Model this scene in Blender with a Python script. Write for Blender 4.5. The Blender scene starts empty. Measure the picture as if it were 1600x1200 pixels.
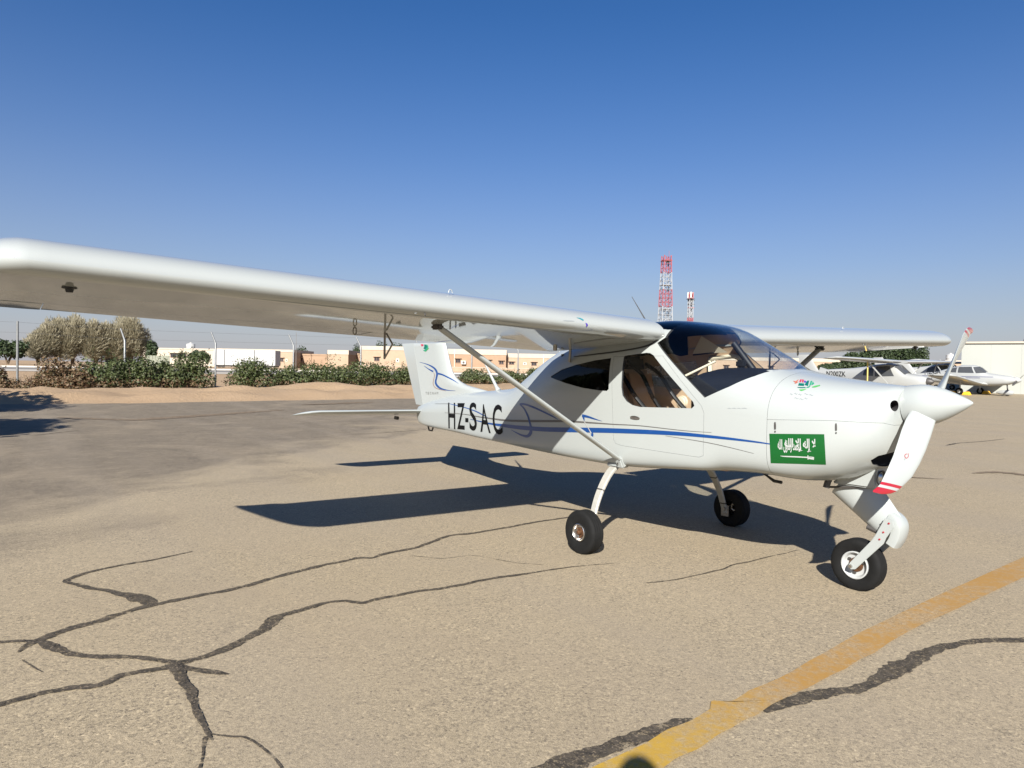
import bpy, bmesh, math, random
from mathutils import Vector, Matrix, noise
from mathutils.bvhtree import BVHTree
rnd = random.Random(7)
scene = bpy.context.scene
COL = scene.collection
# ------------------------------------------------------------------ camera
CAM = Vector((3.72808, -4.64315, 1.42556)); YAW, PITCH, ROLL, FPX = 2.508971, -0.020833, 0.018372, 1104.63
D = Vector((math.cos(PITCH)*math.cos(YAW), math.cos(PITCH)*math.sin(YAW), math.sin(PITCH)))
r0 = Vector((math.sin(YAW), -math.cos(YAW), 0)); u0 = r0.cross(D)
RV = r0*math.cos(ROLL) + u0*math.sin(ROLL); UV = u0*math.cos(ROLL) - r0*math.sin(ROLL)
cd = bpy.data.cameras.new('camera'); cam = bpy.data.objects.new('camera', cd); COL.objects.link(cam)
cd.sensor_width = 36; cd.lens = 36*FPX/1600; cd.clip_start = 0.02; cd.clip_end = 6000
cam.matrix_world = Matrix(((RV.x, UV.x, -D.x, CAM.x), (RV.y, UV.y, -D.y, CAM.y), (RV.z, UV.z, -D.z, CAM.z), (0, 0, 0, 1)))
scene.camera = cam
# ------------------------------------------------------------------ light
SAZ, SEL = 2.350075, math.radians(29.7253)
SUN = Vector((math.cos(SAZ)*math.cos(SEL), math.sin(SAZ)*math.cos(SEL), -math.sin(SEL)))   # travel direction of the light
world = bpy.data.worlds.new('World'); scene.world = world; world.use_nodes = True
wn = world.node_tree; bg = wn.nodes['Background']
sky = wn.nodes.new('ShaderNodeTexSky'); sky.sky_type = 'NISHITA'; sky.sun_disc = False
sky.sun_elevation = SEL; sky.sun_rotation = math.atan2(-SUN.x, -SUN.y)
sky.altitude = 500; sky.air_density = 1.0; sky.dust_density = 0.6; sky.ozone_density = 5.0
# clear deep-blue air with a belt of pale desert dust along the whole horizon
hsv = wn.nodes.new('ShaderNodeHueSaturation'); hsv.inputs['Saturation'].default_value = 1.22; hsv.inputs['Hue'].default_value = 0.507; hsv.inputs['Value'].default_value = 1.08; wn.links.new(sky.outputs[0], hsv.inputs['Color'])
wtc = wn.nodes.new('ShaderNodeTexCoord'); wse = wn.nodes.new('ShaderNodeSeparateXYZ'); wn.links.new(wtc.outputs['Generated'], wse.inputs[0])
wcr = wn.nodes.new('ShaderNodeValToRGB'); ce = wcr.color_ramp.elements; wcr.color_ramp.interpolation = 'B_SPLINE'
for i_, (p_, f_) in enumerate(((0.0, .92), (.05, .78), (.14, .42), (.28, .12), (.45, 0.0))):
    el_ = ce[i_] if i_ < 2 else ce.new(p_)
    el_.position = p_; el_.color = (f_, f_, f_, 1)
wn.links.new(wse.outputs[2], wcr.inputs[0])
wmx = wn.nodes.new('ShaderNodeMix'); wmx.data_type = 'RGBA'; wmx.inputs[7].default_value = (4.35, 4.2, 4.6, 1)
wn.links.new(wcr.outputs[0], wmx.inputs[0]); wn.links.new(hsv.outputs[0], wmx.inputs[6])
wn.links.new(wmx.outputs[2], bg.inputs[0]); bg.inputs[1].default_value = 0.049
sl = bpy.data.lights.new('sun', 'SUN'); sl.energy = 5.0; sl.angle = math.radians(0.53); sl.color = (1, 0.96, 0.90)
so = bpy.data.objects.new('sun', sl); COL.objects.link(so); so.location = (30, -30, 30)
so.rotation_euler = SUN.to_track_quat('-Z', 'Y').to_euler()
vs = scene.view_settings; vs.view_transform = 'Standard'; vs.look = 'None'; vs.exposure = 1.08; vs.gamma = 1; vs.use_curve_mapping = False

# ------------------------------------------------------------------ survey helpers (a pixel of the photo to a point in the place)
def pray(u, v): return D + RV*((u-800)/FPX) - UV*((v-600)/FPX)
def px_ground(u, v, z=0.0):
    q = pray(u, v); return CAM + q*((z-CAM.z)/q.z)
DH = Vector((D.x, D.y, 0)).normalized(); RH = Vector((DH.y, -DH.x, 0))
def gz(x, y):
    t = ((x-CAM.x)*DH.x + (y-CAM.y)*DH.y - 20)/60; t = max(0, min(1, t)); return 0.9*t*t*(3-2*t)
def far(u, dep, dz=0.0):
    p = CAM + (D + RV*((u-800)/FPX))*dep; return Vector((p.x, p.y, gz(p.x, p.y)+dz))
def far_z(u, v, dep): return (CAM + pray(u, v)*dep).z

# ------------------------------------------------------------------ mesh helpers
class MB:
    def __init__(s): s.v = []; s.f = []; s.m = []
    def add(s, vs_, fs, mi=0):
        n = len(s.v); s.v += [Vector(p) for p in vs_]
        for q in fs: s.f.append(tuple(i+n for i in q)); s.m.append(mi)
        return s
    def box(s, c, size, M=None, mi=0):
        hx, hy, hz = size[0]/2, size[1]/2, size[2]/2; P = []
        for z in (-hz, hz):
            for y in (-hy, hy):
                for x in (-hx, hx):
                    p = Vector((x, y, z)); P.append((M @ p if M else p)+Vector(c))
        return s.add(P, [(0,2,3,1),(4,5,7,6),(0,1,5,4),(2,6,7,3),(0,4,6,2),(1,3,7,5)], mi)
    def loft(s, rings, cap=True, closed=True, mi=0):
        n = len(rings[0]); P = [p for r in rings for p in r]; F = []
        for i in range(len(rings)-1):
            for j in range(n if closed else n-1):
                k = (j+1) % n; F.append((i*n+j, i*n+k, (i+1)*n+k, (i+1)*n+j))
        if cap: F.append(tuple(range(n-1, -1, -1))); F.append(tuple(range((len(rings)-1)*n, len(rings)*n)))
        return s.add(P, F, mi)
    def tube(s, pts, rad, n=8, cap=True, mi=0, flat=1.0, ref=None):
        pts = [Vector(p) for p in pts]; rings = []
        for i, p in enumerate(pts):
            t = (pts[min(i+1, len(pts)-1)]-pts[max(i-1, 0)]).normalized()
            a = Vector(ref) if ref else (Vector((0, 0, 1)) if abs(t.z) < 0.9 else Vector((1, 0, 0)))
            x = t.cross(a).normalized(); y = x.cross(t).normalized(); r = rad[i] if hasattr(rad, '__len__') else rad
            rings.append([p + x*math.cos(2*math.pi*k/n)*r*flat + y*math.sin(2*math.pi*k/n)*r for k in range(n)])
        return s.loft(rings, cap, mi=mi)
    def lathe(s, prof, n=32, M=None, mi=0, cap=False):
        rings = []
        for (r, h) in prof: rings.append([Vector((r*math.cos(2*math.pi*k/n), r*math.sin(2*math.pi*k/n), h)) for k in range(n)])
        if M: rings = [[M @ p for p in q] for q in rings]
        return s.loft(rings, cap, mi=mi)
    def prism(s, poly, y0, y1, mi=0, ax='y'):
        f = (lambda a, b, c: Vector((a, c, b))) if ax == 'y' else (lambda a, b, c: Vector((a, b, c)))
        n = len(poly); P = [f(a, b, y0) for a, b in poly]+[f(a, b, y1) for a, b in poly]
        return s.add(P, [tuple(range(n)), tuple(range(2*n-1, n-1, -1))]+[(i, i+n, (i+1) % n+n, (i+1) % n) for i in range(n)], mi)
    def mesh(s, name, mats, smooth=None, bevel=0, fix=True):
        me = bpy.data.meshes.new(name); me.from_pydata([tuple(p) for p in s.v], [], s.f)
        if not isinstance(mats, (list, tuple)): mats = [mats]
        for m in mats: me.materials.append(m)
        me.polygons.foreach_set('material_index', s.m)
        if fix or bevel:
            bm = bmesh.new(); bm.from_mesh(me)
            if fix: bmesh.ops.recalc_face_normals(bm, faces=bm.faces)
            if bevel: bmesh.ops.bevel(bm, geom=[e for e in bm.edges if e.calc_face_angle(0) > 0.6], offset=bevel, segments=2, affect='EDGES', clamp_overlap=True)
            bm.to_mesh(me); bm.free()
        if smooth is not None: smooth_mesh(me, smooth)
        return me
    def obj(s, name, mats, parent=None, smooth=None, bevel=0, fix=True):
        return link(name, s.mesh(name, mats, smooth, bevel, fix), parent)
def smooth_mesh(me, ang):
    me.polygons.foreach_set('use_smooth', [True]*len(me.polygons))
    me.set_sharp_from_angle(angle=math.radians(ang))
def link(name, me, parent=None):
    o = bpy.data.objects.new(name, me); COL.objects.link(o)
    if parent: o.parent = parent
    return o
def thing(name, label, cat, loc=(0,0,0), rz=0, group=None):
    o = bpy.data.objects.new(name, None); COL.objects.link(o); o.location = loc; o.rotation_euler = (0, 0, rz); o.empty_display_size = 0.2
    return tag(o, label, cat, group)
def tag(o, label, cat, group=None):
    o['label'] = label; o['category'] = cat
    if group: o['group'] = group
    return o
def struct(o): o['kind'] = 'structure'; return o
def dup_tree(o, parent=None, skip=()):
    c = o.copy(); COL.objects.link(c); c.parent = parent
    for ch in list(o.children):
        if ch.name.split('.')[0] not in skip: dup_tree(ch, c, skip)
    return c
def bool_mesh(me, cutters, op='DIFFERENCE'):
    o = link('tmp_a', me); tmp = [o]
    for c in cutters:
        b = link('tmp_b', c); tmp.append(b)
        md = o.modifiers.new('b', 'BOOLEAN'); md.object = b; md.operation = op; md.solver = 'EXACT'
    dg = bpy.context.evaluated_depsgraph_get(); dg.update()
    out = bpy.data.meshes.new_from_object(o.evaluated_get(dg), depsgraph=dg)
    for t in tmp: bpy.data.objects.remove(t)
    return out
def catmull(pts, n=8):
    P = [Vector(p) for p in pts]; P = [P[0]*2-P[1]]+P+[P[-1]*2-P[-2]]; out = []
    for i in range(1, len(P)-2):
        for k in range(n):
            t = k/n; a, b, c, d = P[i-1:i+3]
            out.append(0.5*((2*b)+(c-a)*t+(2*a-5*b+4*c-d)*t*t+(3*b-a-3*c+d)*t**3))
    return out+[P[-2]]

# ------------------------------------------------------------------ materials
def mat(name, col, rough=0.5, metal=0.0, spec=0.5, coat=0.0, noise_amt=0.0, noise_scale=8, bump=0.0, bump_scale=40, emit=None):
    m = bpy.data.materials.new(name); m.use_nodes = True; nt = m.node_tree; b = nt.nodes['Principled BSDF']
    b.inputs['Base Color'].default_value = (*col, 1); b.inputs['Roughness'].default_value = rough; b.inputs['Metallic'].default_value = metal
    b.inputs['Specular IOR Level'].default_value = spec; b.inputs['Coat Weight'].default_value = coat; b.inputs['Coat Roughness'].default_value = 0.03
    if noise_amt or bump:
        tc = nt.nodes.new('ShaderNodeTexCoord')
    if noise_amt:
        n = nt.nodes.new('ShaderNodeTexNoise'); n.inputs['Scale'].default_value = noise_scale; n.inputs['Detail'].default_value = 6
        nt.links.new(tc.outputs['Object'], n.inputs['Vector'])
        mr = nt.nodes.new('ShaderNodeMapRange'); mr.inputs[1].default_value = 0.3; mr.inputs[2].default_value = 0.7
        mr.inputs[3].default_value = 1-noise_amt; mr.inputs[4].default_value = 1+noise_amt*0.4
        nt.links.new(n.outputs[0], mr.inputs[0])
        hs = nt.nodes.new('ShaderNodeHueSaturation'); hs.inputs['Color'].default_value = (*col, 1); nt.links.new(mr.outputs[0], hs.inputs['Value'])
        nt.links.new(hs.outputs[0], b.inputs['Base Color'])
    if bump:
        n2 = nt.nodes.new('ShaderNodeTexNoise'); n2.inputs['Scale'].default_value = bump_scale; n2.inputs['Detail'].default_value = 3
        nt.links.new(tc.outputs['Object'], n2.inputs['Vector'])
        bp = nt.nodes.new('ShaderNodeBump'); bp.inputs['Strength'].default_value = bump; bp.inputs['Distance'].default_value = 0.01
        nt.links.new(n2.outputs[0], bp.inputs['Height']); nt.links.new(bp.outputs[0], b.inputs['Normal'])
    return m
def glass(name, tint, ior=1.45, rough=0.0):
    m = bpy.data.materials.new(name); m.use_nodes = True; nt = m.node_tree; nt.nodes.clear()
    o = nt.nodes.new('ShaderNodeOutputMaterial'); mx = nt.nodes.new('ShaderNodeMixShader'); f = nt.nodes.new('ShaderNodeFresnel')
    t = nt.nodes.new('ShaderNodeBsdfTransparent'); g = nt.nodes.new('ShaderNodeBsdfGlossy'); g.inputs['Roughness'].default_value = rough
    nt.nodes.remove(f); lw = nt.nodes.new('ShaderNodeLayerWeight'); pw = nt.nodes.new('ShaderNodeMath'); pw.operation = 'POWER'; pw.inputs[1].default_value = 4.6
    f = nt.nodes.new('ShaderNodeMath'); f.operation = 'MULTIPLY_ADD'; f.inputs[1].default_value = .92; f.inputs[2].default_value = .025
    nt.links.new(lw.outputs['Facing'], pw.inputs[0]); nt.links.new(pw.outputs[0], f.inputs[0]); t.inputs[0].default_value = (*tint, 1)
    nt.links.new(f.outputs[0], mx.inputs[0]); nt.links.new(t.outputs[0], mx.inputs[1]); nt.links.new(g.outputs[0], mx.inputs[2]); nt.links.new(mx.outputs[0], o.inputs[0])
    return m
def leaf_mat(name, cols, rough=0.6, trans=0.25):
    m = bpy.data.materials.new(name); m.use_nodes = True; nt = m.node_tree; b = nt.nodes['Principled BSDF']
    g = nt.nodes.new('ShaderNodeNewGeometry'); cr = nt.nodes.new('ShaderNodeValToRGB')
    e = cr.color_ramp.elements
    for i, c in enumerate(cols):
        p = i/(len(cols)-1)
        el = e[i] if i < 2 else e.new(p)
        el.position = p; el.color = (*c, 1)
    nt.links.new(g.outputs['Random Per Island'], cr.inputs[0]); nt.links.new(cr.outputs[0], b.inputs['Base Color'])
    b.inputs['Roughness'].default_value = rough
    tr = nt.nodes.new('ShaderNodeBsdfTranslucent'); nt.links.new(cr.outputs[0], tr.inputs[0])
    mx = nt.nodes.new('ShaderNodeMixShader'); mx.inputs[0].default_value = trans
    nt.links.new(b.outputs[0], mx.inputs[1]); nt.links.new(tr.outputs[0], mx.inputs[2]); nt.links.new(mx.outputs[0], nt.nodes['Material Output'].inputs[0])
    return m
M_white = mat('white_gelcoat', (0.330, 0.351, 0.339), 0.20, spec=0.55, bump=0.010, bump_scale=3)
M_wing = mat('white_wing_paint', (0.318, 0.336, 0.324), 0.03, spec=0.85, coat=0.0, bump=0.012, bump_scale=5)
M_inner = mat('tan_cabin_lining', (0.46, 0.32, 0.20), 0.7, noise_amt=0.1)
M_cream = mat('cream_trim', (0.62, 0.55, 0.41), 0.6)
M_black = mat('black_trim', (0.009, 0.009, 0.010), 0.5)
M_seat = mat('brown_seat_leather', (0.42, 0.26, 0.15), 0.55)
M_navy = mat('navy_glare_shield', (0.008, 0.010, 0.016), 0.8, spec=0.2)
M_rubber = mat('tyre_rubber', (0.007, 0.007, 0.0068), 0.8, spec=0.25, noise_amt=0.3, noise_scale=20, bump=0.1, bump_scale=80)
M_chrome = mat('wheel_metal', (0.62, 0.6, 0.57), 0.3, metal=1.0, noise_amt=0.25, noise_scale=30)
M_rust = mat('rusty_hub', (0.12, 0.055, 0.025), 0.6, metal=0.4, noise_amt=0.5, noise_scale=40)
M_grey = mat('grey_metal', (0.3, 0.28, 0.25), 0.4, metal=0.6)
M_dark = mat('dark_metal', (0.07, 0.065, 0.06), 0.5, metal=0.3)
M_legw = mat('leg_paint', (0.35, 0.34, 0.30), 0.35, noise_amt=0.12, noise_scale=30)
M_red = mat('red_tip_paint', (0.30, 0.012, 0.022), 0.3, coat=0.5)
M_blue = mat('blue_stripe', (0.001, 0.045, 0.19), 0.3, coat=0.5)
M_lgrey = mat('grey_stripe', (0.09, 0.085, 0.08), 0.35)
M_letter = mat('black_lettering', (0.004, 0.004, 0.004), 0.6, spec=0.15)
M_green = mat('flag_green', (0.001, 0.078, 0.012), 0.4)
M_dwhite = mat('decal_white', (0.38, 0.39, 0.38), 0.4)
M_pink = mat('decal_pink', (0.38, 0.03, 0.07), 0.4)
M_orange = mat('decal_orange', (0.38, 0.09, 0.05), 0.4)
M_purple = mat('decal_purple', (0.05, 0.02, 0.3), 0.4)
M_teal = mat('decal_teal', (0.0, 0.11, 0.085), 0.4)
M_mint = mat('decal_mint', (0.015, 0.23, 0.13), 0.4)
M_lgreen = mat('decal_light_green', (0.07, 0.30, 0.08), 0.4)
M_fgrey = mat('decal_faint_grey', (0.22, 0.24, 0.255), 0.4)
M_cyan = mat('decal_cyan', (0.02, 0.2, 0.24), 0.4)
M_gap = mat('panel_gap', (0.03, 0.03, 0.03), 0.8)
G_clear = glass('clear_glass', (0.95, 0.965, 0.97))
G_dark = glass('dark_tinted_glass', (0.2, 0.21, 0.23))
G_roof = glass('roof_tinted_glass', (0.10, 0.115, 0.16))
M_head = mat('black_headliner', (0.004, 0.004, 0.005), 0.9, spec=0.1)
# ================================================================== the white high-wing light aircraft
plane = thing('light_aircraft', 'white high-wing two-seat airplane with blue stripes and a green flag on its cowling', 'airplane')
ST = [(-4.72,.72,.80,.90,.035,2.2,2.0),(-4.60,.68,.80,.94,.08,4,2.0),(-4.3,.657,.83,1.01,.125,5,2.1),(-3.5,.648,.87,1.13,.205,6.5,2.2),(-2.8,.642,.90,1.188,.285,11,2.2),
 (-2.45,.638,.92,1.225,.325,11,2.3),(-2.25,.637,.94,1.285,.35,11,2.3),(-2.04,.635,.97,1.40,.385,11,2.3),(-1.74,.634,1.02,1.558,.435,11,2.4),(-1.46,.634,1.06,1.66,.48,11,2.6),
 (-1.15,.634,1.09,1.735,.52,11,2.8),(-.8,.636,1.11,1.80,.555,11,3.0),(-.5,.64,1.12,1.845,.575,11,3.2),(-.2,.657,1.13,1.855,.582,11,3.3),(0,.673,1.14,1.84,.58,11,3.3),(.2,.69,1.14,1.80,.575,11,3.1),
 (.38,.705,1.13,1.719,.566,11,2.9),(.607,.722,1.12,1.598,.552,6.5,2.7),(.855,.732,1.11,1.466,.53,6,2.6),(1.1,.715,1.10,1.42,.495,4.2,2.5),(1.3,.742,1.10,1.395,.455,3.1,2.4),(1.45,.81,1.11,1.379,.40,2.6,2.3),
 (1.55,.885,1.13,1.37,.33,2.4,2.2),(1.60,.94,1.16,1.364,.265,2.3,2.1),(1.625,1.0,1.18,1.358,.20,2.2,2.0)]
def st_at(x):
    n = len(ST)
    if x <= ST[0][0]: return ST[0][1:]
    if x >= ST[-1][0]: return ST[-1][1:]
    for i in range(n-1):
        if ST[i][0] <= x <= ST[i+1][0]: break
    h = ST[i+1][0]-ST[i][0]; t = (x-ST[i][0])/h; out = []
    for k in range(1, 7):
        def slope(j):
            if j == 0 or j == n-1: return None
            a = (ST[j][k]-ST[j-1][k])/(ST[j][0]-ST[j-1][0]); b = (ST[j+1][k]-ST[j][k])/(ST[j+1][0]-ST[j][0])
            return 0 if a*b <= 0 else 2*a*b/(a+b)
        d0 = (ST[i+1][k]-ST[i][k])/h; m0 = slope(i); m1 = slope(i+1)
        m0 = d0 if m0 is None else m0; m1 = d0 if m1 is None else m1
        out.append(ST[i][k]*(2*t**3-3*t*t+1)+h*m0*(t**3-2*t*t+t)+ST[i+1][k]*(3*t*t-2*t**3)+h*m1*(t**3-t*t))
    return out
def hull_ring(x, ins=0.0, n=72):
    zb, zm, zt, hw, nl, nu = st_at(x); zb += ins; zt -= ins; hw -= ins; P = []
    for k in range(n):
        a = 2*math.pi*(k+0.5)/n; c, s = math.cos(a), math.sin(a); e = nu if s > 0 else nl
        y = hw*math.copysign(abs(c)**(2/e), c); z = zm + ((zt-zm) if s > 0 else (zm-zb))*math.copysign(abs(s)**(2/e), s)
        P.append(Vector((x, y, z)))
    return P
def xs(a, b, step):
    n = max(2, round((b-a)/step)); return [a+(b-a)*i/n for i in range(n+1)]
XO = xs(-4.72, -1.5, .115)+xs(-1.5, 1.3, .05)[1:]+xs(1.3, 1.625, .0325)[1:]
hull = MB().loft([hull_ring(x) for x in XO])
hull_me = hull.mesh('hull', [M_white, M_inner, M_gap])
bm_ = bmesh.new(); bm_.from_mesh(hull_me); BV = BVHTree.FromBMesh(bm_); bm_.free()
def hit(u, v, bv=None):
    q = pray(u, v).normalized(); h = (bv or BV).ray_cast(CAM, q)
    return (h[0], h[1]) if h[0] else (None, None)
def side(pxs):
    out = []
    for q in pxs:
        if len(q) == 3: out.append((q[0], q[1])); continue        # already (x, z)
        p, _ = hit(*q); out.append((p.x, p.z))
    return out
def inset(poly, d):
    n = len(poly); area = sum(poly[i][0]*poly[(i+1) % n][1]-poly[(i+1) % n][0]*poly[i][1] for i in range(n)); sg = 1 if area > 0 else -1; out = []
    for i in range(n):
        a, b, c = Vector(poly[i-1]), Vector(poly[i]), Vector(poly[(i+1) % n]); e1 = (b-a).normalized(); e2 = (c-b).normalized()
        n1 = Vector((-e1.y, e1.x))*sg; n2 = Vector((-e2.y, e2.x))*sg; m = (n1+n2); m = m/max(0.3, m.dot(m)/2) if m.length > 1e-6 else n1
        out.append((b.x+m.x*d, b.y+m.y*d))
    return out
def cutter(poly, y0=-1.0, y1=1.0): return MB().prism(poly, y0, y1, mi=2).mesh('cut', [M_gap]*3)
def shell(o_in, i_in, x0, x1, mats, mi=0):
    m = MB().loft([hull_ring(x, o_in) for x in xs(-1.7, 1.0, .05)], mi=mi); t = MB().loft([hull_ring(x, i_in) for x in xs(x0, x1, .05)], mi=1)
    a = m.mesh('sh', mats); b = t.mesh('shi', mats)
    return bool_mesh(a, [b])
P_door = side([(959,557),(958.5,686),(962,693),(970,696),(1092,714.5),(1099,712),(1100,645),(1096,634),(1036,556)])
P_win = side([(975,557.5),(977,555.8),(1010,551.2),(1016,551.8),(1021,555),(1083,628),(1085,634),(1081,638),(1000,636),(988,633),(979,627),(972.8,618),(971,605)])
P_win = [tuple(p_.xy) for p_ in catmull([(*q_, 0) for q_ in P_win[-2:]+P_win+P_win[:2]], 3)][6:-6][:-1] if False else P_win
P_rear = side([(955,559.5),(930,563),(900,570),(878,577.5),(861,588),(861,590),(885,599),(910,606),(935,610),(948,610.8),(951,608)])
P_ws = side([(1101,621.5),(1140,604),(1180,587.5),(1203,580)])+[(.80,1.452),(.868,1.462),(1.0,1.6),(.45,2.2),(.03,2.2),(.03,1.69)]+side([(1027,536)])
P_roof = [(.026,1.755),(.022,2.2),(-.6,2.2),(-.6,1.80)]
x_cowl = side([(1197.5,690)])[0][0]
cav = MB().loft([hull_ring(x, .016) for x in xs(-1.5, .86, .05)], mi=1).mesh('cav', [M_white, M_inner, M_gap])
hull_c = bool_mesh(hull_me.copy(), [cav])
cuts = [cutter(P_win), cutter(P_rear), cutter(P_ws), cutter(P_roof), cutter([(-.01,1.755),(-.01,2.2),(.06,2.2),(.06,1.755)]), cutter([(x_cowl,-1),(x_cowl,3),(3,3),(3,-1)])]
fus = bool_mesh(hull_c.copy(), cuts+[cutter(P_door, -1, -.25)]); smooth_mesh(fus, 32)
fuselage = link('fuselage', fus, plane)
door_me = bool_mesh(hull_c.copy(), [cutter(inset(P_door, .0015), -1, -.25)], 'INTERSECT'); door_me = bool_mesh(door_me, [cutter(P_win)]); smooth_mesh(door_me, 32)
door = link('door', door_me, plane)
# cowling in an upper and a lower half, with the round air inlets and the chin intake cut into it
P_seam = side([(1200,655.5),(1300,657.2),(1380,661),(1408,664)])
nose = bool_mesh(hull_me.copy(), [cutter([(x_cowl+.0018,-1),(x_cowl+.0018,3),(3,3),(3,-1)])], 'INTERSECT')
pin, nin = hit(1399, 634)
inl = []
for sgn in (1, -1):
    dirv = Vector((.80, -.60*sgn, .05)).normalized(); c = Vector((pin.x, pin.y*sgn, pin.z)); Mx = Matrix.Translation(c-dirv*.10) @ dirv.to_track_quat('Z', 'Y').to_matrix().to_4x4()
    inl.append(MB().lathe([(.030,0),(.033,.09),(.040,.13),(.047,.2)], 24, Mx, mi=2, cap=True).mesh('cut', [M_gap]*3))
ch = MB(); ch.lathe([(.001,-1),(.5,-.87),(.87,-.5),(1,0),(.87,.5),(.5,.87),(.001,1)], 24, Matrix.Translation((1.60,0,.90)) @ Matrix.Diagonal((.20,.27,.062,1)), mi=2, cap=True)
nose = bool_mesh(nose, inl+[ch.mesh('cut', [M_gap]*3)])
up = bool_mesh(nose.copy(), [cutter([(P_seam[0][0]-.3,P_seam[0][1]+.0008)]+[(a,b+.0008) for a,b in P_seam]+[(2,P_seam[-1][1]),(2,3),(P_seam[0][0]-.3,3)])], 'INTERSECT')
lo = bool_mesh(nose.copy(), [cutter([(P_seam[0][0]-.3,P_seam[0][1]-.0008)]+[(a,b-.0008) for a,b in P_seam]+[(2,P_seam[-1][1]-.003),(2,-1),(P_seam[0][0]-.3,-1)])], 'INTERSECT')
for q in (up, lo): smooth_mesh(q, 35)
o = link('cowling', up, plane); o['label'] = 'upper cowling panel'
o = link('cowling', lo, plane); o['label'] = 'lower cowling panel with chin intake'
# glazing, set into the wall
def pane(name, poly, gm, par, y0=-1.0, y1=1.0, grow=-.004):
    m = MB().loft([hull_ring(x, .004) for x in xs(-1.7, 1.0, .05)]).mesh('g', [gm]*3); b = MB().loft([hull_ring(x, .008) for x in xs(-1.8, 1.1, .05)]).mesh('g', [gm]*3)
    g = bool_mesh(m, [b]); g = bool_mesh(g, [cutter(inset(poly, grow), y0, y1)], 'INTERSECT'); g.materials.clear(); g.materials.append(gm)
    g.polygons.foreach_set('material_index', [0]*len(g.polygons)); smooth_mesh(g, 30)
    return link(name, g, par)
pane('door_window', P_win, G_clear, door, -1, 0); pane('side_window', P_win, G_clear, plane, 0, 1)
o = pane('rear_window', P_rear, G_dark, plane, -1, 0); o = pane('rear_window', P_rear, G_dark, plane, 0, 1)
pane('windscreen', P_ws, G_clear, plane); pane('roof_window', P_roof, G_roof, plane)
# cabin fittings
hl = MB(); rings = []
for x in xs(-1.4, -.04, .085):
    r = [p for p in hull_ring(x, .03) if p.z > 1.56 and (p.y < .40 or x < -.5)]; r.sort(key=lambda p: p.y); 
    ys = [r[0].lerp(r[0], 0)]
    q = [];
    for k in range(15):
        t = k/14*(len(r)-1); i = min(int(t), len(r)-2); q.append(r[i].lerp(r[i+1], t-i))
    rings.append(q)
hl.loft(rings, cap=False, closed=False); hl.obj('headliner', M_head, plane, smooth=40, fix=False)
gs = MB(); rings = []
for x, zt_, hw_ in ((.30,1.455,.50),(.36,1.47,.505),(.55,1.468,.49),(.72,1.458,.46),(.83,1.44,.42)):
    top = [Vector((x, hw_*math.cos(a), 1.33+(zt_-1.33)*math.sin(a)**.8)) for a in [math.pi*k/12 for k in range(13)]]
    rings.append(top+[Vector((x, -hw_*.9, .98)), Vector((x, hw_*.9, .98))])
gs.loft(rings); gs.obj('glare_shield', M_navy, plane, smooth=40)
pb = MB().box((.29, 0, 1.20), (.02, .92, .36)); pb.obj('instrument_panel', M_black, plane)
MB().box((-.35, 0, .74), (1.9, .90, .02)).obj('cabin_floor', M_inner, plane)
MB().box((-1.28, 0, 1.15), (.03, .80, .85)).obj('rear_bulkhead', M_black, plane)
for sy in (-.25, .25):
    s = link('seat', MB().box((-.62, sy, .90), (.46, .38, .16)).mesh('seat', M_inner, 40, bevel=.05), plane)
    Mb = Matrix.Rotation(math.radians(-14), 3, 'Y')
    MB().box((-.92, sy, 1.17), (.13, .40, .56), Mb).obj('seat_back', M_seat, s, smooth=40, bevel=.05)
    MB().box((-1.0, sy, 1.49), (.09, .25, .16), Mb).obj('headrest', M_black, s, smooth=40, bevel=.035)
    for dy in (-.12, .12):
        pts = catmull([(-.96, sy+dy, 1.50), (-.78, sy+dy, 1.40), (-.62, sy+dy*1.2, 1.2), (-.42, sy+dy*1.4, 1.02), (-.34, sy+dy*1.2, .97)], 5)
        MB().tube(pts, .019, 6, flat=1, ref=(0, 0, 1)).obj('seat_belt', M_black, s, smooth=60)
for sgn in (1,):     # left cabin side: cream frame round the far window, vent, black pillar inside
    fr = MB(); pl = [Vector((x, 0, z)) for x, z in P_win]; n = len(pl); yy = .55
    pts = [Vector((p.x, .535-.05*max(0, p.z-1.35), p.z)) for p in pl]; pts = pts+[pts[0], pts[1]]
    fr.tube(pts, .022, 6); fr.obj('window_frame', M_cream, plane, smooth=60)
vt = MB(); Mv = Matrix.Translation((-.655, .553, 1.15)) @ Matrix.Rotation(math.pi/2, 4, 'X')
vt.lathe([(.001,.03),(.040,.03),(.044,.018),(.056,.02),(.06,.0)], 24, Mv); vt.obj('cabin_vent', M_cream, plane, smooth=40)
for a, b, r_, m_, nm in (((.12,.02,1.52),(-.16,-.12,1.36),.010,M_cream,'frame_tube'),
                    ((.30,.47,1.30),(-.02,.44,1.68),.03,M_black,'pillar_trim'),((-.20,.40,1.60),(-.45,.44,1.585),.007,M_black,'visor_rail')):
    MB().tube([a, b], r_, 8).obj(nm, m_, plane, smooth=60)
MB().add([(-.305,.365,1.748),(-.478,.462,1.595),(-.10,.466,1.605),(-.30,.40,1.60)], [(0,1,2)]).obj('lit_side_lining', M_cream, plane, fix=False)  # cream triangle paints in the sunlit part of the upper lining
MB().box((.36, .02, 1.50), (.06, .07, .06)).obj('compass', M_black, plane, smooth=40, bevel=.012)

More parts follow.
